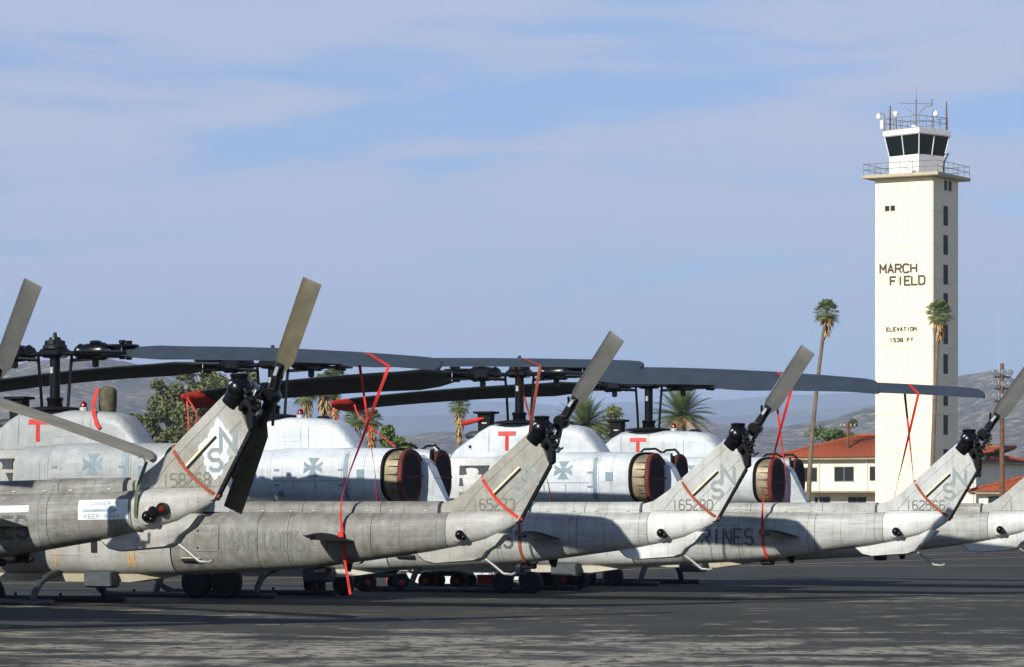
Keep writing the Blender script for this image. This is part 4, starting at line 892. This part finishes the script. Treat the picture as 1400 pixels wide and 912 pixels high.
tp('roof_deck', MB().loft([sq(hC-.1, zD+.062), sq(hC-.2, zD+.12)]), 'slab')
mb = MB()
for z_ in (.75, 1.25):
    p = sq(hC-.1, zD+z_); 
    for a in range(4): mb.tube([p[a], p[(a+1) % 4]], .03, 5)
for a in range(4):
    p, q = sq(hC-.1, zD), sq(hC-.1, zD+1.25)
    for k in range(4): mb.tube([p[a].lerp(p[(a+1) % 4], k/4), q[a].lerp(q[(a+1) % 4], k/4)], .03, 5)
tp('roof_railing', mb, 'rail_steel')
def tpx(px): return (px-1254)/(FPX/TZ)      # metres right of the cab axis, across the view
vx = Matrix.Rotation(TTH, 3, 'Z') @ Vector((1, 0, 0))
def roofp(px, py, back=0.): return cabc+vx*tpx(px)+Vector((0, 0, hz(py, TZ)))
mb = MB(); mb.tube([roofp(1253, 173), roofp(1253, 128)], .07, 6); mb.tube([roofp(1253, 128), roofp(1254, 109)], .025, 5); mb.tube([roofp(1229, 134), roofp(1276, 135)], .03, 5); mb.tube([roofp(1253, 152), roofp(1266, 139), roofp(1275, 137)], .04, 5); mb.tube([roofp(1275, 128), roofp(1275, 138)], .06, 5); mb.tube([roofp(1241, 141), roofp(1253, 152)], .018, 4)
tp('antenna_mast', mb, 'rail_steel')
for px, top in ((1217, 137), (1295, 132)): tp('whip_antenna', MB().tube([roofp(px, 173), roofp(px, top+18), roofp(px, top)], [.09, .09, .05], 6), 'rust_pole')
for px, py, dx in ((1201, 149, 8), (1280, 145, -4)):
    a = tp('lamp_arm', MB().tube([roofp(px+dx, 173), roofp(px+dx, py), roofp(px+dx*.6, py-1), roofp(px, py)], .05, 6), 'rail_steel'); tp('flood_lamp', MB().lathe(roofp(px, py+7), [(0, .2), (.1, .26), (.4, .2), (.55, .08)], 'z', 10), 'white_plastic', a)
a = tp('wind_sensor', MB().tube([roofp(1226, 173), roofp(1225, 153)], .06, 6), 'rail_steel'); tp('sensor_cup', MB().lathe(roofp(1225, 153), [(0, .12), (.2, .22), (.35, .3), (.5, .3), (.55, .1)], 'z', 10), 'white_plastic', a)
tp('siren_box', MB().bevbox(roofp(1206, 164), (.35, .35, .9), .08), 'white_plastic'); tp('roof_vent', MB().lathe(roofp(1250, 172), [(0, .3), (.3, .35), (.5, .25), (.55, .05)], 'z', 10), 'cab_white')
tp('camera_arm', MB().tube([Vector((TL/2+.2, -.9, SLZ)), Vector((TL/2+.3, -.9, SLZ+1.2)), Vector((TL/2+.9, -1.2, SLZ+2.0)), Vector((TL/2+.3, -1.0, SLZ+1.9))], .07, 6), 'black_metal')
ch = thing('plastic_chair', 'white plastic chair on the tower walkway', 'chair', tc0+tax*(.7)+tay*(-TW/2-.55)+Vector((0, 0, SLZ)), -TTH+.4)
link('seat', MB().bevbox((0, 0, .42), (.5, .48, .05), .02).mesh('seat', 'white_plastic'), ch); link('backrest', MB().loft([[Vector((x, .24+.1*(z-.45), z)) for x in (-.22, .22)]+[Vector((x, .28+.1*(z-.45), z)) for x in (.22, -.22)] for z in (.45, .7, .92)]).mesh('backrest', 'white_plastic'), ch)
for x in (-.22, .22):
    for y in (-.2, .22): link('leg', MB().tube([(x, y, .42), (x*1.15, y*1.15, 0)], .03, 6).mesh('leg', 'white_plastic'), ch)
    link('armrest', MB().tube([(x*1.15, .22, .66), (x*1.15, -.18, .64), (x*1.15, -.2, .42)], .03, 6).mesh('armrest', 'white_plastic'), ch)

# ------------------------------------------------------------------ tiled buildings
g = NG('roof_tile'); v = g.coord((1, 1, 1)); g.fin(g.mix(g.rng(g.noise(v, 3.5, 5, .8), .3, .7), lin('78381f'), lin('ab5c37')), .85, 0, .2)
simple('eave', '8a7d60', .8, 0, .15, 1)
def hip_roof(bld, lx, ly, zt, rise, over=.8):
    """barrel tiles in rolls down each slope, with ridge caps"""
    hx, hy = lx/2+over, ly/2+over; k = hy; ridge = hx-k; mb = MB(); step = .3
    def slope(p0, p1, r0, r1):
        p0, p1, r0, r1 = map(Vector, (p0, p1, r0, r1)); n = max(4, int((p1-p0).length/step)); nrm = (p1-p0).cross(r0-p0).normalized(); rows_ = []
        for i in range(n*2+1):
            u = i/(n*2); h_ = .07 if i % 2 else 0; rows_.append([p0.lerp(p1, u)+nrm*h_, r0.lerp(r1, u)+nrm*h_])
        vs = [x for q in rows_ for x in q]; mb.add(vs, [(2*i, 2*i+2, 2*i+3, 2*i+1) for i in range(len(rows_)-1)])
    zr = zt+rise; A, B, C_, D = (-hx, -hy, zt), (hx, -hy, zt), (hx, hy, zt), (-hx, hy, zt); E_, F_ = (-ridge, 0, zr), (ridge, 0, zr)
    slope(A, B, E_, F_); slope(B, C_, F_, F_); slope(C_, D, F_, E_); slope(D, A, E_, E_)
    ro = link('roof', mb.mesh('roof', 'roof_tile', 0), bld)
    for a, b in ((E_, F_), (A, E_), (B, F_), (C_, F_), (D, E_)):
        a, b = Vector(a), Vector(b); n = int((b-a).length/.9)
        for i in range(n):
            p, q = a.lerp(b, i/n), a.lerp(b, (i+.96)/n); link('ridge_tile', MB().tube([p+Vector((0, 0, .06)), q+Vector((0, 0, .08))], [.2, .16], 6).mesh('ridge_tile', 'roof_tile'), ro)
    link('eave_soffit', MB().bevbox((0, 0, zt-.16), (2*hx-.1, 2*hy-.1, .24), .03).mesh('eave_soffit', 'eave'), bld)
def building(label, px, Z, lx, ly, zt, rise, wins, off=(0, 0), canopyz=None):
    c0 = Vector((at(px, Z), Z, 0)); loc = c0+ax*(lx/2)+ay*(ly/2)
    b = thing('barracks_building', label, 'building', loc, -TH)
    wl = link('wall', MB().box((0, 0, (zt-.28)/2), (lx, ly, zt-.28)).mesh('wall', 'cream_wall', 0), b)
    for u, zc, w_, h_, np in wins:
        x = -lx/2+u; fo = link('window', MB().box((x, -ly/2-.02, zc), (w_, .1, h_)).mesh('window', 'window_frame', 0), b)
        for k in range(np): link('pane', MB().box((x-w_/2+w_*(k+.5)/np, -ly/2-.08, zc), (w_/np-.1, .03, h_-.14)).mesh('pane', 'window_glass', 0), fo)
    hip_roof(b, lx, ly, zt, rise)
    if canopyz: link('porch_roof', MB().bevbox((0, -ly/2-.9, canopyz), (lx*.96, 1.7, .22), .04).mesh('porch_roof', 'eave'), b)
    for u in (lx*.28, lx*.62): link('drain_pipe', MB().tube([(-lx/2+u, -ly/2-.08, zt-.3), (-lx/2+u, -ly/2-.08, 0)], .07, 6).mesh('drain_pipe', 'cream_wall'), b)
    return b
BZ = 346
def wpx(px): return (px-1066)/(CT*FPX/BZ)
building('two-storey cream building with red tiled hip roof beside the tower', 1066, BZ, 15.7, 13, hz(626, BZ), 2.35,
    [(wpx(1104), hz(649, BZ), 1.9, 1.5, 2), (wpx(1150), hz(648.5, BZ), 2.15, 1.55, 2), (wpx(1190), hz(648, BZ), 1.2, 1.5, 1), (wpx(1122), hz(688, BZ), 1.7, 1.3, 2), (wpx(1167), hz(688, BZ), 2.0, 1.3, 2)], canopyz=hz(673, BZ))
B2 = 345
building('cream building with red tiles partly hidden behind the tower shaft', 1290, B2, 5.2, 12, hz(631, B2), 1.5, [(3.6, hz(645, B2), 1.0, 1.2, 1)])
building('low cream building with broad red tiled roof at the picture edge', 1338, 312, 13, 11, hz(672, 312), 2.0, [(1.6, hz(688, 312), 1.3, 1.3, 1), (4.6, hz(688, 312), 1.6, 1.3, 2)])

# ------------------------------------------------------------------ poles
simple('lamp_grey', '8d9092', .35, .5, .2, 4)
def flood_pole(px, Z, ytop, label, rows_, wdt, mat='rust_pole', whip=None):
    d = thing('light_pole', label, 'light pole', (at(px, Z), Z, 0)); H_ = hz(ytop, Z); sc = Z/FPX
    link('pole', MB().tube([(0, 0, 0), (0, 0, H_)], [.22, .15], 8).mesh('pole', mat), d)
    for py in rows_:
        z = hz(py, Z); link('cross_arm', MB().bevbox((0, 0, z-.25), (wdt*sc*2, .14, .12), .02).mesh('cross_arm', 'rail_steel'), d)
        for k in (-1, .1, .9): link('flood_lamp', MB().lathe((k*wdt*sc*.9, -.25, z+.08), [(-.26, .2), (-.22, .25), (0, .2), (.18, .12), (.22, .04)], 'y', 10).mesh('flood_lamp', 'lamp_grey'), d)
    if whip: link('whip_antenna', MB().tube([(whip*sc, 0, H_-2.5), (whip*sc, 0, hz(430, Z))], .03, 5).mesh('whip_antenna', 'pale_metal'), d)
flood_pole(1370, 250, 497, 'wooden floodlight pole with three rows of lamps near the picture edge', (511, 527, 544), 12, whip=-5)
flood_pole(262, 300, 515, 'floodlight pole standing among the tall eucalyptus trees', (520, 531), 7)
def util_pole(px, Z, ytop, label):
    d = thing('utility_pole', label, 'utility pole', (at(px, Z), Z, 0), .1); H_ = hz(ytop, Z)
    link('pole', MB().tube([(0, 0, 0), (0, 0, H_)], [.2, .14], 8).mesh('pole', 'rust_pole'), d); link('cross_arm', MB().bevbox((0, 0, H_-.5), (1.7, .12, .14), .02).mesh('cross_arm', 'rust_pole'), d)
    for x in (-.75, -.35, .35, .75): link('insulator', MB().lathe((x, 0, H_-.43), [(0, .06), (.16, .09), (.22, .04)], 'z', 8).mesh('insulator', 'pale_metal'), d)
util_pole(206, 290, 594, 'wooden utility pole with crossarm before the dark trees'); util_pole(1159, 345, 577, 'utility pole rising behind the red tiled roof')
# ------------------------------------------------------------------ vegetation
def leafmat(name, a, b):
    g = NG(name); oi = g.n('ShaderNodeObjectInfo'); v = g.coord((1, 1, 1)); f = g.noise(v, .8, 5, .7); f2 = g.noise(v, 7, 2)
    g.fin(g.mix(g.rng(g.math('MULTIPLY_ADD', f2, .5, g.math('MULTIPLY', f, .5)), .35, .65), lin(a), lin(b)), .65, 0, .3)
leafmat('leaf_eucalyptus', '3a4426', '767a4a'); leafmat('leaf_bush', '33481c', '62792e'); leafmat('leaf_palm', '37491f', '6f7b3a'); leafmat('leaf_dark', '323c20', '67693a'); leafmat('frond_dead', '86693c', 'b79a63')
simple('bark', '5c4c3c', .9, 0, .3, 3); simple('palm_bark', '6f624e', .9, 0, .25, 3)
def tree(px, Z, ytop, wpx_, label, mat, seed, base_gap=.25, leaf=.28, n=5200, lobes=14, airy=.5, group='trees behind the flight line'):
    rnd = random.Random(seed); H_ = hz(ytop, Z); rad = wpx_/2*Z/FPX; d = thing('broadleaf_tree', label, 'tree', (at(px, Z), Z, 0), 0, group)
    z0 = H_*base_gap; mb = MB(); mb.tube([(0, 0, 0), (.1, 0, z0), (-.1, .1, H_*.55), (.15, 0, H_*.8)], [H_*.028, H_*.022, H_*.014, H_*.005], 8)
    L_ = []
    for k in range(lobes):
        a = rnd.uniform(0, 2*pi); h_ = rnd.uniform(z0+rad*.3, H_*.93); env = math.sqrt(max(.06, 1-((h_-(z0+H_)/2)/((H_-z0)*.56))**2)); r = rad*env*rnd.uniform(.35, .85)
        c = Vector((r*cos(a), r*sin(a), h_)); L_.append((c, rad*rnd.uniform(.25, .48)))
        mb.tube([(0, 0, max(z0*.8, h_-rad*.9)), (c.x*.5, c.y*.5, h_-rad*.3), c], [H_*.009, H_*.006, H_*.002], 5)
    link('trunk', mb.mesh('trunk', 'bark'), d)
    vs, fs = [], []
    for i in range(n):
        c, r = L_[rnd.randrange(len(L_))]; u = Vector((rnd.gauss(0, 1), rnd.gauss(0, 1), rnd.gauss(0, 1))).normalized()*r*(rnd.random()**airy); u.z *= .8
        p = c+u; q1 = Vector((rnd.gauss(0, 1), rnd.gauss(0, 1), rnd.gauss(0, .8))).normalized(); q2 = q1.cross(Vector((rnd.gauss(0, 1), rnd.gauss(0, 1), rnd.gauss(0, 1)))).normalized(); s_ = leaf*rnd.uniform(.5, 1.3); o = len(vs)
        vs += [p-q1*s_, p+q2*s_*.45, p+q1*s_, p-q2*s_*.45]; fs.append((o, o+1, o+2, o+3))
    m = MB(); m.v = [tuple(x) for x in vs]; m.f = fs; m.mi = [0]*len(fs)
    me = bpy.data.meshes.new('crown'); me.from_pydata(m.v, [], m.f); me.materials.append(M[mat]); link('crown', me, d)
def fan_mesh(seed):
    """Washingtonia frond heads"""
    rnd = random.Random(seed); mb = MB()
    return mb
def fan_palm(px, Z, ytop, wpx_, label, seed, lean=0., skirt=1., group='fan palms behind the flight line'):
    rnd = random.Random(seed); H_ = hz(ytop, Z); rad = wpx_/2*Z/FPX; top = H_-rad*.75; d = thing('fan_palm', label, 'palm tree', (at(px, Z)-lean, Z, 0), 0, group)
    tr = [Vector((lean*(k/8)**1.7, 0, top*k/8)) for k in range(9)]; link('trunk', MB().tube(tr, [.24-.09*k/8 for k in range(9)], 8).mesh('trunk', 'palm_bark'), d)
    hub = Vector((lean, 0, top)); mb = MB(); dead = MB()
    for k in range(46):
        az = k*2.4+rnd.uniform(-.2, .2); el = R(80)-R(125)*(k/46)+rnd.uniform(-.15, .15); tgt = mb
        L0 = rad*rnd.uniform(.5, .62); dr = Vector((cos(az)*cos(el), sin(az)*cos(el), sin(el))); c = hub+dr*L0; sd = dr.cross(Vector((0, 0, 1))); sd = sd.normalized() if sd.length > .1 else Vector((1, 0, 0)); upv = sd.cross(dr)
        tgt.tube([hub, c], .02, 3); fl = rad*rnd.uniform(.42, .55)
        for j in range(11):
            a = R(-95+19*j); e_ = dr*cos(a)+sd*sin(a); p = c+e_*fl*(1-.15*abs(a)); p.z -= fl*.28; pw = (dr*-sin(a)+sd*cos(a))*fl*.075
            tgt.add([c, c+e_*fl*.55+pw, p, c+e_*fl*.55-pw], [(0, 1, 2, 3)])
    for k in range(int(70*skirt)):
        az = rnd.uniform(0, 6.28); h_ = rnd.uniform(0, 1); z = top-h_*rad*1.5*skirt; r0 = rad*(.18+.35*(1-h_)); p = Vector((lean, 0, z))+Vector((cos(az), sin(az), 0))*r0*.5
        ln = rad*rnd.uniform(.4, .7); q = p+Vector((cos(az)*r0*.7, sin(az)*r0*.7, -ln)); sd = Vector((-sin(az), cos(az), 0))*ln*.14
        dead.add([p, (p+q)/2+sd, q, (p+q)/2-sd], [(0, 1, 2, 3)])
    link('crown', mb.mesh('crown', 'leaf_palm', 0), d)
    if skirt: link('dead_fronds', dead.mesh('dead_fronds', 'frond_dead', 0), d)
def date_palm(px, Z, ytop, wpx_, label, seed):
    rnd = random.Random(seed); H_ = hz(ytop, Z); rad = wpx_/2*Z/FPX; top = H_-rad*.72; d = thing('date_palm', label, 'palm tree', (at(px, Z), Z, 0), 0, 'date palms behind the flight line')
    link('trunk', MB().tube([(0, 0, 0), (0, 0, top*.9), (0, 0, top)], [.45, .42, .5], 10).mesh('trunk', 'palm_bark'), d); mb = MB(); dead = MB()
    for k in range(64):
        az = k*2.4+rnd.uniform(-.2, .2); el = R(84)-R(112)*(k/64)**1.0+rnd.uniform(-.1, .1); ln = rad*rnd.uniform(.95, 1.12); tgt = dead if el < R(-12) else mb
        p = Vector((0, 0, top)); v = Vector((cos(az)*cos(el), sin(az)*cos(el), sin(el))); K = 12; pts = [p.copy()]
        for j in range(K): v.z -= .045+.02*(j/K); v.normalize(); p = p+v*ln/K; pts.append(p.copy())
        tgt.tube(pts[::3], [.045, .035, .025, .015, .01][:len(pts[::3])], 3)
        for j in range(1, K+1):
            t = (pts[j]-pts[j-1]).normalized(); sd = t.cross(Vector((0, 0, 1))); sd = sd.normalized() if sd.length > .05 else Vector((1, 0, 0)); L1 = rad*.24*sin(pi*min(1, .18+j/K*.8))
            for s_ in (-1, 1):
                for h_ in (0, .5):
                    a = pts[j-1].lerp(pts[j], h_); e_ = a+(sd*s_*.8+t*.65+Vector((0, 0, .25)))*L1; w_ = t*.05
                    tgt.add([a-w_, a+w_, e_], [(0, 1, 2)])
    link('crown', mb.mesh('crown', 'leaf_palm', 0), d); link('dead_fronds', dead.mesh('dead_fronds', 'frond_dead', 0), d)
tree(278, 300, 486, 92, 'tallest dark eucalyptus behind the leftmost fin', 'leaf_eucalyptus', 1, .15, 0.24, 17100, 42, .6)
tree(232, 310, 512, 70, 'broad eucalyptus with drooping foliage left of the floodlight pole', 'leaf_eucalyptus', 2, .1, 0.24, 13300, 33, .6)
tree(330, 320, 500, 66, 'eucalyptus partly hidden behind the olive tail rotor blade', 'leaf_eucalyptus', 3, .1, 0.24, 11400, 30, .6)
tree(196, 280, 556, 58, 'dark bushy tree beside the white cowling slope', 'leaf_dark', 4, .05, 0.22, 9500, 25, .6)
tree(238, 270, 585, 90, 'low dark tree behind the wooden utility pole', 'leaf_dark', 5, .02, 0.22, 11400, 28, .6)
tree(300, 275, 590, 80, 'low dark tree behind the leftmost tail fin', 'leaf_dark', 6, .02, 0.22, 9500, 28, .6)
tree(540, 290, 578, 62, 'bright green rounded tree below the second red blade sock', 'leaf_bush', 7, .02, 0.20, 11400, 30, .6)
tree(470, 300, 588, 70, 'olive brown bushy tree beneath the group of fan palms', 'leaf_dark', 8, .02, 0.20, 9500, 28, .6)
tree(842, 330, 549, 78, 'airy grey-green tree between the two date palms', 'leaf_eucalyptus', 9, .2, 0.23, 4940, 22, .6)
tree(815, 325, 572, 48, 'small grey-green tree beside the first date palm', 'leaf_eucalyptus', 10, .1, 0.22, 4180, 16, .6)
tree(1160, 400, 566, 26, 'dark conifer-like tree behind the red tiled roof', 'leaf_dark', 11, .1, 0.24, 4940, 19, .6)
tree(1132, 390, 577, 74, 'yellow-green bush line above the red tiled roof', 'leaf_bush', 12, .02, 0.24, 6840, 25, .6)
tree(1185, 420, 585, 18, 'small dark tree close against the tower edge', 'leaf_dark', 13, .1, 0.23, 2660, 14, .6)
tree(1328, 360, 566, 32, 'thin airy tree just right of the tower', 'leaf_eucalyptus', 14, .25, 0.23, 1900, 16, .7)
tree(1345, 350, 590, 30, 'sparse pale tree behind the farthest tail gearbox', 'leaf_eucalyptus', 15, .2, 0.23, 1710, 16, .7)
fan_palm(1130, 300, 411, 43, 'very tall slender fan palm left of the tower', 1, lean=1.7, skirt=.8)
fan_palm(1284, 305, 412, 45, 'very tall slender fan palm in front of the tower corner', 2, lean=.7, skirt=.8)
fan_palm(628, 300, 541, 36, 'single shaggy fan palm between the second and third masts', 3, skirt=1.6)
for px, yt, wd, sd, lab in ((418, 522, 44, 4, 'leftmost shaggy palm of the group under the rotor blades'), (445, 512, 48, 5, 'middle shaggy palm of the group under the rotor blades'), (458, 502, 44, 6, 'tallest shaggy palm poking above the dark rotor blade'), (486, 557, 40, 7, 'fan palm just below the second red blade sock'), (508, 560, 38, 8, 'fan palm on the far side of the red sock lines')): fan_palm(px, 290, yt, wd, lab, sd, skirt=1.6)
date_palm(932, 290, 533, 100, 'large feathery date palm right of the farthest mast', 1); date_palm(800, 290, 549, 92, 'large feathery date palm behind the second tail gearbox', 2)
fan_palm(176, 265, 566, 36, 'small leafy palm at the foot of the hill beside the dark tree', 9, skirt=.3)

# ------------------------------------------------------------------ hills
g = NG('boulder_hill'); v = g.coord((1, 1, 1)); n1 = g.noise(v, .006, 8, .65); n2 = g.noise(v, .06, 7, .8); n3 = g.n('ShaderNodeTexVoronoi', Scale=.07); g.t.links.new(v, n3.inputs['Vector'])
c = g.mix(g.rng(n1, .4, .6), lin('4a4836'), lin('6a634f')); rk = g.math('MULTIPLY', g.rng(n2, .47, .54), g.rng(n3.outputs['Distance'], .35, .6, 1., 0.)); c = g.mix(g.math('MULTIPLY', rk, .75), c, lin('a8977c')); c = g.mix(g.math('MULTIPLY', g.rng(n2, .48, .36), .8), c, lin('2c3022'))
g.fin(c, .95, 0, .1); g.bump(n2, .35, 8)
g = NG('far_range'); v = g.coord((1, 1, 1)); g.fin(g.mix(g.rng(g.noise(v, .002, 8, .65), .35, .65), lin('47473a'), lin('6b6650')), .95, 0, .1)
def hills(name, Z, prof, depth, amp, mat, sc, nx=300, ny=36):
    x0, x1 = prof[0][0], prof[-1][0]; vs = []; fs = []
    for j in range(ny+1):
        v_ = j/ny; Y = Z+(v_*1.7-1)*depth; env = max(0, 1-abs(v_*1.7-1))**.75 if v_*1.7 < 1 else max(0, 1-(v_*1.7-1)*.9)
        for i in range(nx+1):
            px = x0+(x1-x0)*i/nx; X = (px-700)/FPX*Z; (py,) = interp(prof, px); h_ = max(0, (HORIZON-py)/FPX*Z)*env
            q = Vector((X*sc, Y*sc, 0)); nn = mnoise.fractal(q, .9, 2.1, 7); rd = 1-abs(mnoise.noise(q*1.7)); h_ += (nn*amp+(rd-.7)*amp*.8)*min(1, env*1.6)*(h_/((HORIZON-520)/FPX*Z)+.25)
            vs.append((X, Y, max(-.6, h_)-.5))
    W = nx+1; fs = [(j*W+i, j*W+i+1, (j+1)*W+i+1, (j+1)*W+i) for j in range(ny) for i in range(nx)]
    me = bpy.data.meshes.new(name); me.from_pydata(vs, [], fs); me.materials.append(M[mat]); me.polygons.foreach_set('use_smooth', [True]*len(fs)); return struct(name, me)
hills('boulder_hills', 4200, [(-500, 520), (-200, 512), (0, 511), (40, 505), (90, 500), (170, 498), (215, 503), (260, 512), (330, 540), (420, 578), (500, 594), (560, 592), (600, 588), (650, 594), (720, 602), (820, 606), (900, 594), (955, 584), (1010, 587), (1060, 588), (1120, 578), (1195, 563), (1250, 548), (1309, 533), (1356, 521), (1396, 529), (1500, 524), (1900, 530)], 1500, 26, 'boulder_hill', .0022, 420, 60)
hills('mountain_range', 11000, [(-600, 585), (0, 575), (400, 566), (480, 563), (520, 562), (600, 557), (700, 559), (800, 562), (900, 558), (1000, 557), (1050, 552), (1120, 555), (1195, 548), (1300, 545), (1450, 552), (2000, 560)], 2600, 40, 'far_range', .0006, 260, 40)
hills('far_mountain_range', 15500, [(-600, 560), (0, 566), (400, 553), (560, 550), (640, 547), (760, 552), (880, 546), (1000, 549), (1100, 543), (1300, 536), (1500, 545), (2000, 550)], 2600, 40, 'far_range', .0005, 220, 30)
# ------------------------------------------------------------------ haze
hm = bpy.data.materials.new('haze'); hm.use_nodes = True; t_ = hm.node_tree
for n in list(t_.nodes): t_.nodes.remove(n)
ho = t_.nodes.new('ShaderNodeOutputMaterial'); pv = t_.nodes.new('ShaderNodeVolumePrincipled'); pv.inputs['Color'].default_value = (.58, .74, 1, 1); pv.inputs['Density'].default_value = 1.05e-4; pv.inputs['Anisotropy'].default_value = .0
t_.links.new(pv.outputs[0], ho.inputs['Volume']); M['haze'] = hm
link('haze', MB().box((0, 9300, 322), (30000, 19400, 646)).mesh('haze', 'haze', 0), kind='stuff')
